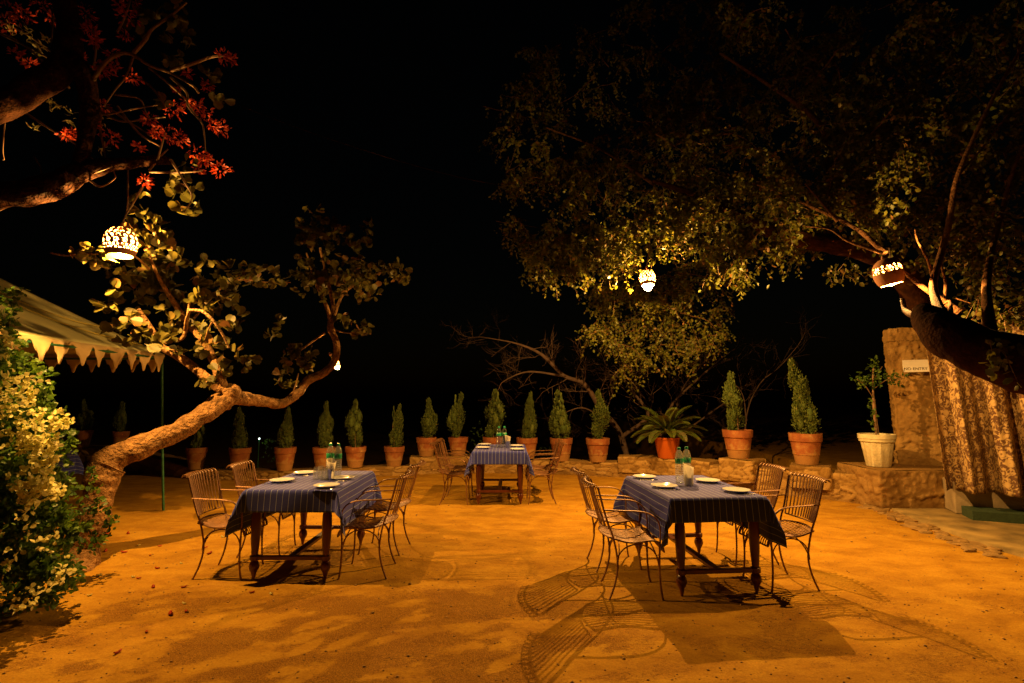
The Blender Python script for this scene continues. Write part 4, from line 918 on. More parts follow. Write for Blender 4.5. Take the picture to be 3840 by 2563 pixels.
for L_ in ([(3560, 1250, 3.9, .05), (3500, 1080, 4.9, .035), (3530, 950, 5.2, .03), (3560, 830, 5.2, .028), (3585, 680, 5.2, .024), (3650, 520, 5.2, .02), (3740, 340, 5.2, .018), (3830, 180, 5.2, .014), (3900, 40, 5.2, .01)],
           [(3378, 1012, 5.3, .016), (3450, 1068, 5.25, .026), (3520, 1118, 5.2, .03), (3600, 1172, 5.1, .036)],
           [(3320, 950, 5.5, .03), (3200, 850, 5.8, .025), (3050, 780, 6.2, .02), (2900, 712, 6.6, .016), (2780, 680, 7.0, .01)],
           [(3140, 830, 5.9, .02), (3080, 760, 6.0, .015), (3020, 690, 6.1, .01)], [(3310, 950, 5.4, .02), (3180, 905, 5.6, .014), (3110, 860, 5.7, .01), (3020, 850, 5.8, .006)],
           [(3720, 1310, 3.7, .05), (3700, 1050, 5.0, .035), (3750, 820, 5.5, .025), (3800, 640, 5.5, .018), (3860, 500, 5.5, .01)], [(3600, 650, 5.2, .014), (3680, 560, 5.3, .01), (3780, 430, 5.3, .008)],
           [(3500, 1050, 5.25, .02), (3480, 980, 5.2, .012), (3440, 900, 5.15, .010), (3432, 860, 5.15, .006)], [(3540, 1130, 5.2, .016), (3545, 1060, 5.2, .014), (3520, 960, 5.2, .01)],
           [(3585, 1120, 5.15, .006), (3640, 1138, 5.1, .004)], [(3100, 800, 6.4, .05), (3110, 560, 6.8, .05), (3050, 440, 7, .04), (2900, 330, 7.2, .03), (2700, 200, 7.5, .02)],
           [(2760, 800, 6.9, .03), (2600, 860, 7.3, .012), (2420, 900, 7.6, .01), (2250, 960, 7.8, .008), (2080, 870, 8, .006), (1860, 830, 8.2, .004)], [(2450, 690, 7.5, .03), (2250, 560, 8.2, .02), (2050, 480, 8.8, .012)],
           [(3560, 1250, 3.9, .03), (3560, 1130, 4.9, .012), (3500, 1190, 5.05, .006)], [(3450, 1190, 4.1, .03), (3400, 1170, 4.6, .026), (3385, 1125, 4.8, .02)]):
    limb(mb, L_, 9, 0.08)
# hanging shoots with leaves
balls = [((1990, 880, 7.9), (.45, .5, .35), 60), ((2120, 930, 7.7), (.55, .5, .42), 120), ((2280, 880, 7.4), (.6, .5, .42), 150), ((2440, 830, 7.5), (.55, .5, .30), 110), ((2600, 800, 7.2), (.6, .5, .38), 130), ((2740, 900, 7.0), (.36, .4, .42), 85), ((2770, 1020, 6.9), (.14, .2, .22), 16), ((2920, 880, 6.8), (.5, .4, .22), 60),
         ((2150, 660, 8.6), (1.0, .9, .7), 170), ((2450, 600, 8.0), (1.1, .9, .7), 200), ((2800, 620, 7.2), (1.0, .9, .55), 180), ((3150, 650, 6.6), (.9, .8, .5), 170), ((3450, 620, 6.2), (.8, .8, .6), 130),
         ((2080, 380, 9.4), (1.1, 1, .9), 110), ((2450, 250, 9.0), (1.6, 1, 1.0), 150), ((2850, 250, 8.0), (1.5, 1, 1.0), 170), ((3250, 250, 7.0), (1.2, 1, .9), 150), ((3620, 250, 6.3), (1.0, .9, .9), 120), ((3750, 700, 5.9), (.6, .6, .7), 110), ((2500, 0, 9), (1.8, 1, .8), 80), ((3100, 0, 7.5), (1.6, 1, .7), 80),
         ((3050, 780, 6.6), (.8, .6, .35), 120), ((3300, 800, 6.0), (.4, .4, .3), 50), ((3740, 1050, 5.6), (.35, .4, .5), 70), ((3600, 930, 5.7), (.3, .4, .4), 40), ((3180, 1010, 5.9), (.3, .2, .07), 10),
         ((2000, 620, 9.0), (.6, .6, .5), 60), ((1980, 300, 10.0), (.7, .7, .8), 50), ((2650, 420, 8), (1.0, .8, .6), 110), ((3350, 430, 6.4), (.8, .7, .5), 90), ((3000, 400, 7.2), (.9, .7, .5), 90), ((3700, 480, 6.0), (.6, .6, .5), 70), ((3650, 30, 6.3), (.9, .8, .6), 70), ((3600, 760, 5.9), (.4, .4, .3), 45),
         ((2270, 1170, 10.2), (.62, .5, .62), 110), ((2440, 1180, 10.4), (.8, .5, .75), 150), ((2600, 1170, 10.1), (.6, .5, .7), 110), ((2350, 1320, 10.3), (.5, .4, .35), 50), ((2520, 1330, 10.3), (.5, .4, .3), 40), ((2700, 1150, 10.2), (.3, .4, .3), 24), ((2300, 1040, 9.2), (.5, .4, .35), 55), ((2470, 1090, 9.3), (.45, .4, .35), 60), ((2620, 1010, 9.2), (.5, .4, .35), 60), ((3560, 1200, 5.1), (.12, .1, .1), 6), ((3750, 1300, 3.45), (.14, .05, .05), 7)]
P, A, Nn, S = [], [], [], []
tw = MB()
for c, r, n in balls:
    cw_ = at(*c); small = max(r) < 0.4; n = int(n * 1.55)
    st_ = []
    if small: st_ = list(inball(n, cw_, r, 0.1))
    else:
        per = 11
        for b0 in inball(max(1, n // per), cw_, r, 0.0):
            d = norm(RS.normal(size=3) * np.array([1.2, .9, .35])); Lb = RS.uniform(.35, .95) * min(1.2, .5 + max(r) * .5); k = 7; q = b0 - d * Lb * .4; bp = [q]
            for _ in range(k): d = norm(d + RS.normal(size=3) * .22 + np.array([0, 0, -.07])); q = q + d * Lb / k; bp.append(q)
            bp = np.array(bp); mb.tube(bp, np.linspace(.009, .003, k + 1), 5, cap=False)
            for _ in range(per): f = RS.uniform(0, k - .01); i_ = int(f); st_.append(bp[i_] * (1 - f % 1) + bp[i_ + 1] * (f % 1))
    for s0 in st_:
        m = RS.randint(5, 17) if not small else RS.randint(5, 9); sp = RS.uniform(.020, .034)
        d = norm(np.array([RS.normal() * .6, RS.normal() * .6, -.75 + RS.normal() * .5])); bend = np.array([RS.normal() * .3, RS.normal() * .3, -.6])
        t = np.arange(m)[:, None] * sp; q = s0 + d * t + bend * t * t
        P.append(q + RS.normal(size=(m, 3)) * .012)
        A.append(norm(np.stack([RS.normal(size=m) * .8, RS.normal(size=m) * .8, -0.65 + RS.normal(size=m) * .4], 1)))
        Nn.append(RS.normal(size=(m, 3)) + np.array([0, -.3, .2])); S.append(RS.uniform(.040, .075, m))
        if RS.rand() < .5: tw.tube(q[::3], .0022, 3, cap=False)
P, A, Nn, S = map(np.concatenate, (P, A, Nn, S))
sub(mb.build("branches", M['limb'], None), bt)
sub(tw.build("shoots", M['twig'], None), bt)
sub(leaves("foliage", P, A, Nn, S, S * 0.95, T_SMALL, M['leaf_small'], None), bt)
print("big tree leaves", len(P))

# ------------------------------------------------------------------ bare trees beyond the wall
def bare_tree(label, mains, seed, levels=3, r0=.05):
    rs = np.random.RandomState(seed); b0 = at(*mains[0][0][:3]); t = thing("bare_tree", label, "tree", (b0[0], b0[1], 0.0), 0, "leafless trees beyond the wall")
    mb = MB()
    def grow(p, d, L, r, lv):
        n = 7; Q = [p]; dd = d.copy()
        for i in range(n):
            dd = norm(dd + rs.normal(size=3) * .16 + np.array([0, 0, .035])); Q.append(Q[-1] + dd * L / n)
        mb.tube(np.array(Q), np.linspace(r, r * .35, n + 1) * .8, 5, cap=False)
        if lv > 0:
            for i in range(2, n + 1):
                for _ in range(1 + (rs.rand() < .3)):
                    if rs.rand() < .8:
                        sd = norm(rs.normal(size=3) * np.array([1, .6, .8]) + np.array([0, 0, .12])); grow(Q[i], norm(dd * .9 + sd * .9), L * rs.uniform(.4, .65), r * .5, lv - 1)
    for pts in mains:
        P = limb(mb, pts, 9, .1, 5)
        k = len(P)
        for i in range(int(k * .30), k, 2):
            d = norm(P[min(i + 1, k - 1), :3] - P[i - 1, :3]); sd = norm(rs.normal(size=3) + np.array([0, 0, .2]))
            grow(P[i, :3], norm(d * .8 + sd), rs.uniform(.5, .9), max(.004, P[i, 3] * .35), levels - 1 if i % 4 else levels - 2)
        grow(P[-1, :3], norm(P[-1, :3] - P[-3, :3]), .8, P[-1, 3] * .9, levels - 1)
    sub(mb.build("branches", M['bare'], None), t); return t
bare_tree("leafless tree with branches sweeping left, behind the potted cypresses", [[(2375, 2030, 12.6, .10), (2370, 1850, 12.6, .085), (2330, 1640, 12.6, .075), (2250, 1530, 12.4, .065), (2190, 1440, 12.2, .055), (2115, 1410, 12, .045), (2030, 1330, 11.8, .035), (1940, 1290, 11.7, .02), (1830, 1268, 11.6, .008)],
           [(2110, 1410, 12, .03), (1980, 1395, 12, .02), (1890, 1430, 12, .012), (1870, 1460, 12, .006)], [(2250, 1560, 12.3, .02), (2180, 1530, 12.1, .014), (2100, 1555, 12, .006)], [(2330, 1640, 12.6, .05), (2430, 1560, 12.5, .045), (2380, 1480, 12.6, .035), (2350, 1440, 12.6, .02)]], 4)
bare_tree("leafless tree fanning out behind the cycad pot", [[(2515, 2010, 12.9, .09), (2505, 1800, 12.9, .075), (2480, 1640, 12.8, .05), (2520, 1520, 12.6, .03), (2620, 1420, 12.4, .022), (2710, 1340, 12.3, .008)], [(2500, 1640, 12.8, .04), (2560, 1460, 12.7, .02), (2640, 1360, 12.6, .008)],
           [(2480, 1680, 12.8, .03), (2420, 1500, 12.7, .02), (2330, 1420, 12.6, .012), (2250, 1400, 12.6, .006)], [(2540, 1640, 12.8, .03), (2650, 1560, 12.6, .018), (2760, 1480, 12.5, .008)]], 9)
bare_tree("thin leafless tree rising between the two tall cypress pots", [[(2785, 2060, 12.0, .03), (2790, 1800, 12.0, .025), (2800, 1560, 12.0, .016), (2850, 1440, 11.9, .012), (2920, 1380, 11.8, .008), (2990, 1300, 11.8, .006)], [(2800, 1580, 12, .02), (2780, 1470, 12, .010), (2700, 1400, 12, .004)]], 15, 2)

# ------------------------------------------------------------------ potted cypresses
def lumpy(w, h, seed):
    rs = np.random.RandomState(seed); k = 46; L_ = []
    for i in range(k):
        f = (i + rs.uniform(0, 1)) / k; prof = math.sin(math.pi * min(1, (f * .93 + .10)) ** 0.75) ** .7 * (1 - .22 * f) * (1 + .22 * math.sin(f * 9 + seed * 1.7))
        rr = w * .5 * max(.18, prof) * rs.uniform(.85, 1.15); a = rs.uniform(0, 6.28)
        lr = max(.045, rr * .58); L_.append((math.cos(a) * max(0, rr - lr * .8), math.sin(a) * max(0, rr - lr * .8), .07 + f * (h - .1), lr))
    L_.append((rs.normal() * .02, 0, h - .05, .035))
    bx, by, ph = rs.normal() * .035, rs.normal() * .035, rs.uniform(0, 6)
    for _ in range(rs.randint(0, 3)): z_ = rs.uniform(.15, .6) * h; a_ = rs.uniform(0, 6.28); L_.append((math.cos(a_) * w * .55, math.sin(a_) * w * .55, z_, rs.uniform(.035, .06)))
    return [(x + bx * math.sin(z / h * 4 + ph), y + by * math.sin(z / h * 4 + ph), z, r * rs.uniform(.8, 1.12)) for x, y, z, r in L_]
def cypress_leaves(w, h, seed):
    rs = np.random.RandomState(seed); P, A, Nn, S = [], [], [], []; core = MB()
    for x, y, z, r in lumpy(w, h, seed):
        n = int(60 + 6500 * r * r); d = norm(rs.normal(size=(n, 3))); pos = np.array([x, y, z]) + d * np.array([r, r, r * 1.45]) * rs.uniform(.66, 1.08, (n, 1))
        P.append(pos); A.append(norm(d * .8 + np.array([0, 0, .8]) + rs.normal(size=(n, 3)) * .25)); Nn.append(d + rs.normal(size=(n, 3)) * .4); S.append(rs.uniform(.020, .036, n))
        core.ell((x, y, z), (r * .55, r * .55, r * .8), 8, 6)
    return [np.concatenate(q) for q in (P, A, Nn, S)], core
def make_pot(kind, t, w, h):
    r = w / 2
    if kind == 'clay':
        pr = [(r * .60, 0), (r * .66, h * .01), (r * .76, h * .30), (r * .79, h * .31), (r * .80, h * .34), (r * .79, h * .36), (r * .90, h * .74), (r * .97, h * .75), (r * 1.0, h * .98), (r * .99, h), (r * .93, h), (r * .90, h * .90), (r * .2, h * .89)]
        m = M['terracotta']; seg = 40
    elif kind == 'plastic':
        pr = [(r * .68, 0), (r * .70, h * .01), (r * .92, h * .90), (r * .985, h * .905), (r * 1.0, h), (r * .95, h), (r * .92, h * .9), (r * .2, h * .88)]; m = M['orangepot']; seg = 40
    else:
        pr = [(r * .62, 0), (r * .64, h * .01), (r * .86, h * .76), (r * .95, h * .78), (r * .96, h * .86), (r * 1.0, h * .87), (r * 1.0, h), (r * .94, h), (r * .9, h * .9), (r * .2, h * .88)]; m = M['whitepot']; seg = 48
    mb = MB(); mb.lathe(pr, seg=seg)
    if kind == 'cream':
        V = mb.v[0]; a = np.arctan2(V[:, 1], V[:, 0]); low = (V[:, 2] < h * .77)
        k = 1 + .022 * np.sign(np.sin(a * 12)) * low; V[:, 0] *= k; V[:, 1] *= k
    if kind == 'plastic':
        V = mb.v[0]; a = np.arctan2(V[:, 1], V[:, 0]); k = 1 + .02 * np.cos(a * 6); V[:, 0] *= k; V[:, 1] *= k
    pot = mb.build("pot", m, t)
    mb = MB(); mb.lathe([(pr[-7][0] if kind == 'clay' else pr[-6][0] + .001, pr[-6][1] + .0005), (r * 1.004, h * .985), (r * .995, h * 1.006), (r * .935, h * 1.006), (r * .925, h * .97)], seg=seg, cap=False); mb.build("rim", m, pot)
    mb = MB(); mb.lathe([(.001, h * .90), (r * .91, h * .905)], seg=24, cap=False); mb.build("soil", M['soil'], pot)
POTS = [(-10.17, 12.53, .41, .34, .39, .69, .29, "dim far potted cypress, leftmost of the row, seen past the bougainvillea"), (-8.99, 12.11, .43, .34, .37, .66, .24, "dim far potted cypress seen left of the green tent pole"),
        (-6.29, 10.55, .17, .38, .42, .62, .27, "shadowy potted cypress half hidden behind the leaning trunk"), (-5.34, 10.39, .19, .41, .41, .75, .28, "dim potted cypress just right of the leaning trunk's fork"), (-4.40, 10.26, .18, .40, .44, .72, .31, "potted cypress with a side lobe, above the left table's far chair"),
        (-3.68, 10.34, .21, .43, .40, .82, .30, "potted cypress directly behind the left table's bottles"), (-3.11, 10.51, .21, .41, .40, .87, .37, "potted cypress leaning left, right of the left table's bottles"), (-2.44, 10.96, .17, .42, .40, .82, .26, "slim potted cypress on the lower wall beside the raised stones"),
        (-1.82, 11.22, .345, .43, .39, .78, .37, "potted cypress on the raised stones, left one of the pair"), (-1.15, 11.27, .345, .42, .39, .88, .36, "potted cypress on the raised stones, right one of the pair"), (-0.41, 11.28, .29, .43, .45, .95, .44, "broad potted cypress directly behind the far table's left half"),
        (0.32, 11.22, .30, .45, .43, .91, .32, "potted cypress behind the far table's right edge"), (1.04, 11.14, .26, .48, .47, .93, .46, "crooked potted cypress behind the far table's right chairs"), (1.76, 10.83, .28, .49, .47, .91, .39, "potted cypress just left of the cycad, pot pale with bloom"),
        (4.02, 9.39, .52, .51, .49, .98, .38, "potted cypress on the stone pedestal right of the cycad"), (4.84, 8.70, .50, .50, .50, 1.15, .40, "tallest potted cypress, on the rightmost pedestal")]
protos = []
for k in range(8):
    (P, A, Nn, S), core = cypress_leaves(.38, .9, 50 + k); protos.append((P, A, Nn, S, core))
cyp_src = [None] * 8
rg = random.Random(7)
for i, (x, y, z, pw, ph, th_, tw_, lab) in enumerate(POTS):
    k = (i * 3 + 1) % 8
    t = thing("potted_cypress", lab, "potted plant", (x, y, z), rg.uniform(0, 6.28), "cypresses in clay pots on the wall")
    make_pot('clay', t, pw, ph)
    if cyp_src[k] is None:
        P, A, Nn, S, core = protos[k]
        f = leaves("foliage", P, A, Nn, S, S * .8, T_QUAD, M['thuja'], t); c_ = core.build("inner_foliage", M['thuja'], t); cyp_src[k] = (f.data, c_.data)
        tm = MB().tube(spline([(0, 0, -.06), (.01, 0, .1), (-.01, .01, .5)], 4), [.014] * 9, 7).build("stem", M['twig'], t); stem_d = tm.data; objs = (f, c_, tm)
    else:
        objs = tuple(link(bpy.data.objects.new(nm, dd), t) for nm, dd in (("foliage", cyp_src[k][0]), ("inner_foliage", cyp_src[k][1]), ("stem", stem_d)))
    for o in objs:
        o.location = (0, 0, ph * .92); o.scale = (tw_ / .38 * .86, tw_ / .38 * .86, th_ / .9 * 1.08); o.rotation_euler = (rg.uniform(-.12, .12), rg.uniform(-.12, .12), 0)

# cycad in the orange plastic pot
t = thing("potted_cycad", "cycad with arching feathery fronds in a smooth orange plastic pot", "potted plant", (3.04, 10.34, .41))
make_pot('plastic', t, .52, .40)
MB().ell((0, 0, .42), (.07, .07, .08), 12, 8).build("stem", M['bark_dark'], t)
P, A, Nn, S = [], [], [], []; mid = MB(); rs = np.random.RandomState(5)
for k in range(26):
    a = k * 2.39996; el = 1.25 - .95 * (k / 26.0) + rs.uniform(-.1, .1); Lf = rs.uniform(.62, .80)
    q = np.array([0, 0, .44]); d = np.array([math.cos(a) * math.cos(el), math.sin(a) * math.cos(el), math.sin(el)]); pts = [q]
    for s_ in range(16):
        d = norm(d + np.array([0, 0, -.075])); q = q + d * Lf / 16; pts.append(q)
    pts = np.array(pts); mid.tube(pts, np.linspace(.007, .002, 17), 5, cap=False)
    F_ = spline(pts, 4); T_ = norm(np.gradient(F_, axis=0)); sd = norm(np.cross(T_, np.array([0, 0, 1.0]))); upv = norm(np.cross(sd, T_))
    for sg_ in (-1, 1):
        m = np.arange(6, len(F_)); f = (m - 6) / (len(F_) - 6.0)
        P.append(F_[m]); A.append(norm(sd[m] * sg_ + T_[m] * .55 + upv[m] * .45)); Nn.append(upv[m]); S.append(.14 * np.sin(math.pi * (f * .85 + .12)) ** .6)
P, A, Nn, S = map(np.concatenate, (P, A, Nn, S))
mid.build("frond_ribs", M['cycad'], t); leaves("fronds", P, A, Nn, S, np.full(len(S), .011), T_SMALL, M['cycad'], t)
# young shrub in the cream pot
t = thing("potted_shrub", "thin stemmed leafy shrub in a fluted cream pot on the right ledge", "potted plant", (5.52, 7.98, .562))
make_pot('cream', t, .49, .475)
mb = MB(); mb.tube(spline([(0, 0, .4), (-.01, 0, .8), (.0, 0, 1.2), (.03, 0, 1.5)], 6), [.018] * 10 + [.012] * 9, 8)
mb.tube(spline([(.04, 0, .4), (.02, 0, .7), (.01, 0, 1.0)], 5), .008, 6)
for s_ in (((0, 0, 1.0), (-.15, -.05, 1.2), (-.3, -.1, 1.3)), ((0, 0, 1.15), (.2, -.05, 1.3), (.38, -.1, 1.3)), ((.02, 0, 1.3), (.2, .05, 1.5))): mb.tube(spline(s_, 5), .006, 5)
mb.build("stem", M['twig'], t)
RS = np.random.RandomState(31)
P, A, Nn, S = spray([((0, 0, 1.35), (.2, .2, .22), 110), ((-.22, -.05, 1.25), (.16, .1, .12), 40), ((.28, -.05, 1.28), (.2, .1, .14), 60), ((.1, 0, 1.55), (.15, .1, .1), 30), ((-.03, 0, .85), (.05, .05, .2), 26), ((-.04, 0, .65), (.05, .05, .1), 16)], .055, .2)
leaves("foliage", P, A, Nn, S, S * .8, T_SMALL, M['leaf_bush'], t)

# ------------------------------------------------------------------ bougainvillea
RS = np.random.RandomState(44)
bt2 = thing("bougainvillea", "bougainvillea shrub full of creamy yellow blooms in the left foreground", "shrub", tuple(G(90, 2330)))
B = [((40, 1450, 3.9), (.35, .35, .35), 240), ((90, 1590, 3.9), (.32, .35, .35), 300), ((140, 1700, 3.9), (.33, .35, .35), 330), ((70, 1830, 3.85), (.45, .4, .35), 380), ((170, 1860, 3.95), (.24, .3, .3), 260), ((60, 2010, 3.8), (.45, .4, .35), 380), ((190, 2020, 3.85), (.25, .3, .3), 240), ((100, 2180, 3.7), (.42, .35, .26), 340), ((230, 2170, 3.75), (.18, .2, .2), 170),
     ((-60, 1700, 3.9), (.5, .5, .6), 300), ((-60, 2100, 3.8), (.5, .5, .5), 260), ((10, 1330, 4.0), (.24, .25, .3), 150), ((40, 1180, 4.1), (.16, .15, .20), 80), ((70, 1390, 4.0), (.16, .2, .16), 60), ((90, 1090, 4.1), (.08, .08, .06), 14), ((330, 1870, 4.5), (.10, .1, .26), 60), ((380, 1960, 4.6), (.10, .1, .22), 60), ((300, 2020, 4.4), (.18, .15, .14), 60)]
bb = [(at(c[0] - (45 if c[0] < 300 else 0), c[1], c[2] + .2), tuple(np.array(r) * (.92 if c[0] < 300 else 1)), int(n * (2.6 if c[0] < 300 else 1.5))) for c, r, n in B]
P, A, Nn, S = spray(bb, .050, .1, 4)
leaves("foliage", P, A, Nn, S, S * .9, T_SMALL, M['leaf_bush'], bt2, bt2.location)
P, A, Nn, S = [], [], [], []
for x, y, d, n, sp in [(60, 1480, 3.65, 40, .14), (120, 1440, 3.7, 30, .1), (150, 1500, 3.75, 12, .06), (130, 1570, 3.65, 36, .12), (240, 1580, 3.8, 30, .07), (275, 1577, 3.8, 12, .05), (190, 1650, 3.65, 50, .12), (110, 1640, 3.6, 24, .10), (150, 1680, 3.6, 40, .12), (200, 1700, 3.7, 30, .09), (220, 1745, 3.7, 24, .07), (150, 1790, 3.6, 30, .10), (190, 1830, 3.6, 46, .10), (130, 1830, 3.55, 40, .10), (250, 1840, 3.8, 22, .06), (140, 1880, 3.55, 30, .08), (40, 1560, 3.6, 16, .1),
                    (60, 1650, 3.6, 14, .1), (50, 1740, 3.6, 12, .12), (100, 1960, 3.55, 12, .12), (200, 2040, 3.6, 10, .1), (60, 2080, 3.5, 12, .14), (240, 2170, 3.6, 14, .08), (160, 2230, 3.5, 10, .1), (20, 1250, 3.9, 22, .09), (25, 1340, 3.85, 12, .08), (60, 1290, 3.9, 8, .06), (135, 2250, 3.4, 8, .07), (30, 2200, 3.4, 8, .14), (250, 2120, 3.7, 8, .08), (30, 1440, 3.6, 20, .1)]:
    c = at(x - 25, y, d + .18)
    for _ in range(int(n * .82)):
        q = c + RS.normal(size=3) * sp * np.array([.42, .42, .46])
        for _k in range(3):
            dd = norm(RS.normal(size=3) + np.array([.2, -.5, .2])); P.append(q); A.append(dd); Nn.append(norm(RS.normal(size=3) + np.array([.3, -.4, .4]))); S.append(RS.uniform(.024, .044))
P, A, Nn, S = map(np.array, (P, A, Nn, S))
leaves("blooms", P, A, Nn, S, S * 1.15, T_SMALL, M['bract_and_lit_patch'], bt2, bt2.location)
mb = MB()
for _ in range(26):
    x0 = RS.uniform(-4.4, -3.75); y0 = RS.uniform(3.8, 4.1); mb.tube(spline([(x0, y0, -.02), (x0 + RS.normal() * .1, y0, .4), (x0 - .1 + RS.normal() * .1, y0 + RS.normal() * .1, .75), (x0 - .2 + RS.normal() * .1, y0 + RS.normal() * .1, 1.1)], 5), [.010] * 10 + [.006] * 6, 6)
s_ = mb.build("stems", M['twig'], None); sub(s_, bt2)

# ------------------------------------------------------------------ tent
corner = at(612, 1352, 7.62); ze = float(at(600, 1330, 7.62)[2])
Q = np.array([corner[0], 7.62, ze]); n1 = G(77, 1255, ze); nd = norm((n1 - Q)); Pn = Q + nd * 3.6
Pf = Q + np.array([-3.6, 0.05, 0]); Pb = Pn + np.array([-3.6, 0, 0])
apex = at(-387, 850, 5.9)
tt = thing("canopy_tent", "cream pavilion tent with scalloped valance and green pole at the left", "tent", tuple(Q * np.array([1, 1, 0])))
m_t = simple("tent_canvas", (0.80, 0.76, 0.36), 0.85, 0, 0.10, 3, 0.08, 30)
m_v = simple("valance_canvas", (0.66, 0.50, 0.24), 0.85, 0, 0.10, 5, 0.08, 30)
def roof_face(a, b):
    n = 22; V = []
    for i in range(n):
        t = i / (n - 1.0)
        for j in range(n):
            s_ = j / (n - 1.0); e = a * (1 - s_) + b * s_; p = e * (1 - t) + apex * t
            sag = -0.10 * math.sin(math.pi * t) * (0.35 + .65 * math.sin(math.pi * s_)); V.append(p + np.array([0, 0, sag + .01 * math.sin(s_ * 40) * (1 - t) * t]))
    return V, gridfaces(n, n)
mb = MB()
for a, b in ((Q, Pn), (Pf, Q), (Pb, Pf), (Pn, Pb)): V, F = roof_face(a, b); mb.add(V, F)
ro = mb.build("roof", m_t, None); sub(ro, tt); ro.modifiers.new("thickness", 'SOLIDIFY').thickness = 0.004
sh_u = [0, .08, .17, .27, .40, .58, .70, .84, 1.0]; sh_d = [.265, .262, .240, .185, .150, .138, .095, .045, .035]
def valance(a, b, outn):
    L_ = np.linalg.norm(b - a); per = L_ / round(L_ / .30); n = int(L_ / .012); s_ = np.linspace(0, L_, n)
    u_ = np.abs((s_ / per) % 1 - .5) * 2; dp = np.interp(u_, sh_u, sh_d); V = []
    for row in (0, .33, .66, 1):
        p = a + (b - a) * (s_ / L_)[:, None]; w_ = .02 * np.sin(s_ * 9) * row; V.append(p + np.outer(w_ + .015, outn) - np.outer(dp * row, [0, 0, 1]))
    return np.vstack(V), gridfaces(4, n)
for a, b, on in ((Q, Pn, np.array([1., 0, 0])), (Pf, Q, np.array([0, 1., 0])), (Pb, Pf, np.array([-1., 0, 0])), (Pn, Pb, np.array([0, -1., 0]))):
    V, F = valance(a, b, on); o = fastmesh("valance", V, F, m_v, None, True); sub(o, tt); o.modifiers.new("thickness", 'SOLIDIFY').thickness = 0.004
fo = G(613, 1914)
for a in ((fo[0], fo[1]), (Pn[0], Pn[1]), (Pf[0], Pf[1]), (Pb[0], Pb[1])):
    sub(MB().tube([(a[0], a[1], -.02), (a[0] * .5 + (Q[0] if a[0] == fo[0] else a[0]) * .5, a[1], 1.0), ((Q[0] if a[0] == fo[0] else a[0]) - .0, a[1], ze)], .017, 10).build("pole", M['green_paint'], None), tt)
for a, b in ((Pf, Q), (Q, Pn), (Pn, Pb), (Pb, Pf)): sub(MB().tube([a - [0, 0, .06], b - [0, 0, .06]], .016, 8).build("rail", M['green_paint'], None), tt)
mid_e = Q * .5 + Pn * .5
def on_roof(s_, t, lift=.02):
    e = Q * (1 - s_) + Pn * s_; p = e * (1 - t) + apex * t; return p + np.array([.02, 0, lift - 0.10 * math.sin(math.pi * t) * (0.35 + .65 * math.sin(math.pi * s_))])
ropem = simple("yellow_rope", (0.62, 0.50, 0.10), .7, 0, .1, 20, 0)
sub(MB().tube(spline([on_roof(.5, .62), on_roof(.42, .40), on_roof(.30, .2), on_roof(.12, .10), on_roof(.05, .07)], 6), .008, 6).build("rope", ropem, None), tt)
sub(MB().tube(spline([on_roof(.5, .62), on_roof(.34, .44), on_roof(.20, .30), on_roof(.08, .26), on_roof(0, .25), at(520, 1208, 6.6)], 6), .007, 6).build("rope", ropem, None), tt)

# ------------------------------------------------------------------ small things
rg = random.Random(21)
pet_px = [(500, 2165), (520, 2170), (575, 2203), (305, 2170), (300, 2130), (395, 2065), (430, 2080), (565, 2080), (590, 2130), (520, 2045), (480, 2000), (400, 2002), (335, 2235), (640, 2300), (700, 2290), (690, 2262), (440, 2450), (945, 2215), (1017, 2222), (690, 2200), (550, 2370), (835, 2012), (770, 2050), (785, 2072), (370, 2160), (465, 2070), (600, 2045), (680, 2110)]
for k, (x, y) in enumerate(pet_px):
    p = G(x, y, .01); m = MB(); n = 6
    a = np.linspace(-1, 1, 5); V = np.array([[u_ * .024, v_ * .012 * (1 - .5 * u_ * u_), .008 * (1 - v_ * v_) + .006 * u_ * u_] for u_ in a for v_ in (-1, 0, 1)])
    m.add(V, gridfaces(5, 3)); s_ = rg.uniform(.7, 1.35); z = float(ground_h(np.array([p[0]]), np.array([p[1]]))[0])
    o = m.build("fallen_petal", M['petal'] if k % 3 else M['bract_and_lit_patch'], None); o.location = (p[0], p[1], z + .004); o.scale = (s_,) * 3; o.rotation_euler = (rg.uniform(-.2, .2), rg.uniform(-.2, .2), rg.uniform(0, 6))
    o.modifiers.new("thickness", 'SOLIDIFY').thickness = .002
    rank = sorted(pet_px, key=lambda q: (q[1], q[0])).index((x, y)) + 1
    tag(o, f"fallen {'red' if k % 3 else 'pale'} petal on the dirt, {ordinal(rank)} of the scattered petals counting from the back", "petal", "red petals on the dirt" if k % 3 else "pale petals on the dirt")
# loose grit and pebbles as one stuff object
n = 5200; rs = np.random.RandomState(2)
px = rs.uniform(-4.5, 5.5, n); py = 2.9 + 5.5 * rs.uniform(0, 1, n) ** 1.6
r = rs.gamma(2.0, .0016, n) + .0014; pz = ground_h(px, py)
oc = np.array([(1, 0, 0), (0, 1, 0), (-1, 0, 0), (0, -1, 0), (0, 0, .7), (0, 0, -.5)]); of = np.array([(0, 1, 4), (1, 2, 4), (2, 3, 4), (3, 0, 4), (1, 0, 5), (2, 1, 5), (3, 2, 5), (0, 3, 5)])
rot = rs.uniform(0, 6.28, n); c_, s_ = np.cos(rot), np.sin(rot)
V = np.stack([np.stack([(q[0] * c_ - q[1] * s_) * r * rs.uniform(.7, 1.3, n), (q[0] * s_ + q[1] * c_) * r * rs.uniform(.7, 1.3, n), q[2] * r], 1) + np.stack([px, py, pz + r * .2], 1) for q in oc], 1).reshape(-1, 3)
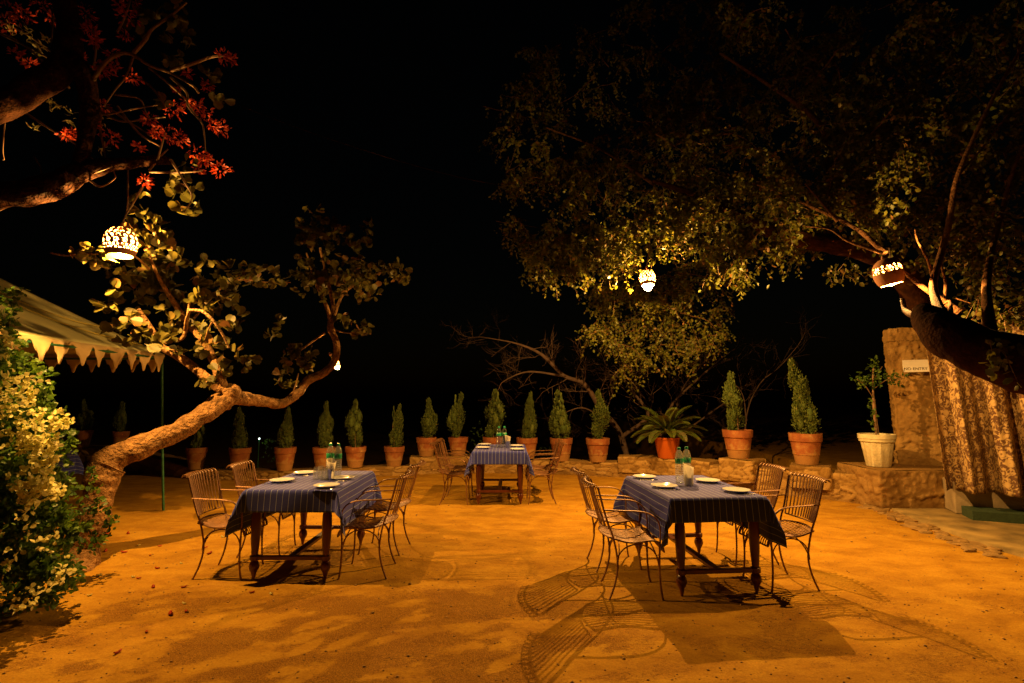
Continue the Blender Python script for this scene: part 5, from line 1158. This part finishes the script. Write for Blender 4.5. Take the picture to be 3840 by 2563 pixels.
F = (of[None] + (np.arange(n) * 6)[:, None, None]).reshape(-1, 3)
tag(fastmesh("gravel", V, F, simple("grit_stone", (.30, .18, .06), .9, 0, .5, 3, 0)), "loose grit scattered over the dirt yard", "gravel", kind="stuff")
# undergrowth beyond the wall and its small garden light
RS = np.random.RandomState(77)
P, A, Nn, S = spray([(at(2060, 1780, 12.4), (.45, .35, .75), 420), (at(1800, 1720, 13.0), (.4, .35, .9), 300), (at(2250, 1860, 12.6), (.5, .3, .6), 250), (at(2400, 1860, 12.6), (.5, .3, .6), 250)], .06, 0, 4)
tag(leaves("undergrowth", P, A, Nn, S, S * .7, T_SMALL, M['leaf_bush'], None), "low green undergrowth growing beyond the wall", "undergrowth", kind="stuff")
gp = at(972, 1646, 15.0); t = thing("garden_light", "tiny distant garden light glowing beyond the wall", "lamp", (gp[0], gp[1], 0))
MB().tube([(0, 0, -1.65), (0, 0, gp[2] - .03)], .012, 8).build("post", M['green_paint'], t)
gm = bulb_mat(2.5); gm.node_tree.nodes["Emission"].inputs[0].default_value = (.75, 1, .9, 1)
MB().ell((0, 0, gp[2]), (.024, .024, .024), 10, 8).build("bulb", gm, t)
ld = bpy.data.lights.new("garden_bulb", 'POINT'); ld.energy = 1.5; ld.color = (.7, 1, .8); ld.shadow_soft_size = .03; lo = bpy.data.objects.new("garden_bulb", ld); lo.location = (0, 0, gp[2]); link(lo, t)
P, A, Nn, S = spray([((gp[0] + .28, gp[1], gp[2] - .08), (.2, .1, .06), 60), ((gp[0] + .28, gp[1] + .1, gp[2] - 1.0), (.3, .2, .9), 200)], .05, 0, 4)
o = leaves("distant_shrub", P, A, Nn, S, S * .6, T_SMALL, M['leaf_bush'], None); tag(o, "small shrub lit by the distant garden light", "shrub")
# overhead cable
o = MB().tube(spline([at(700, 320, 9.0), at(1200, 510, 9.2), at(1700, 660, 9.4), at(2100, 730, 9.6)], 8), .005, 5).build("overhead_cable", M['bark_dark'], None); tag(o, "thin dark cable strung across the night sky to the big tree", "cable")
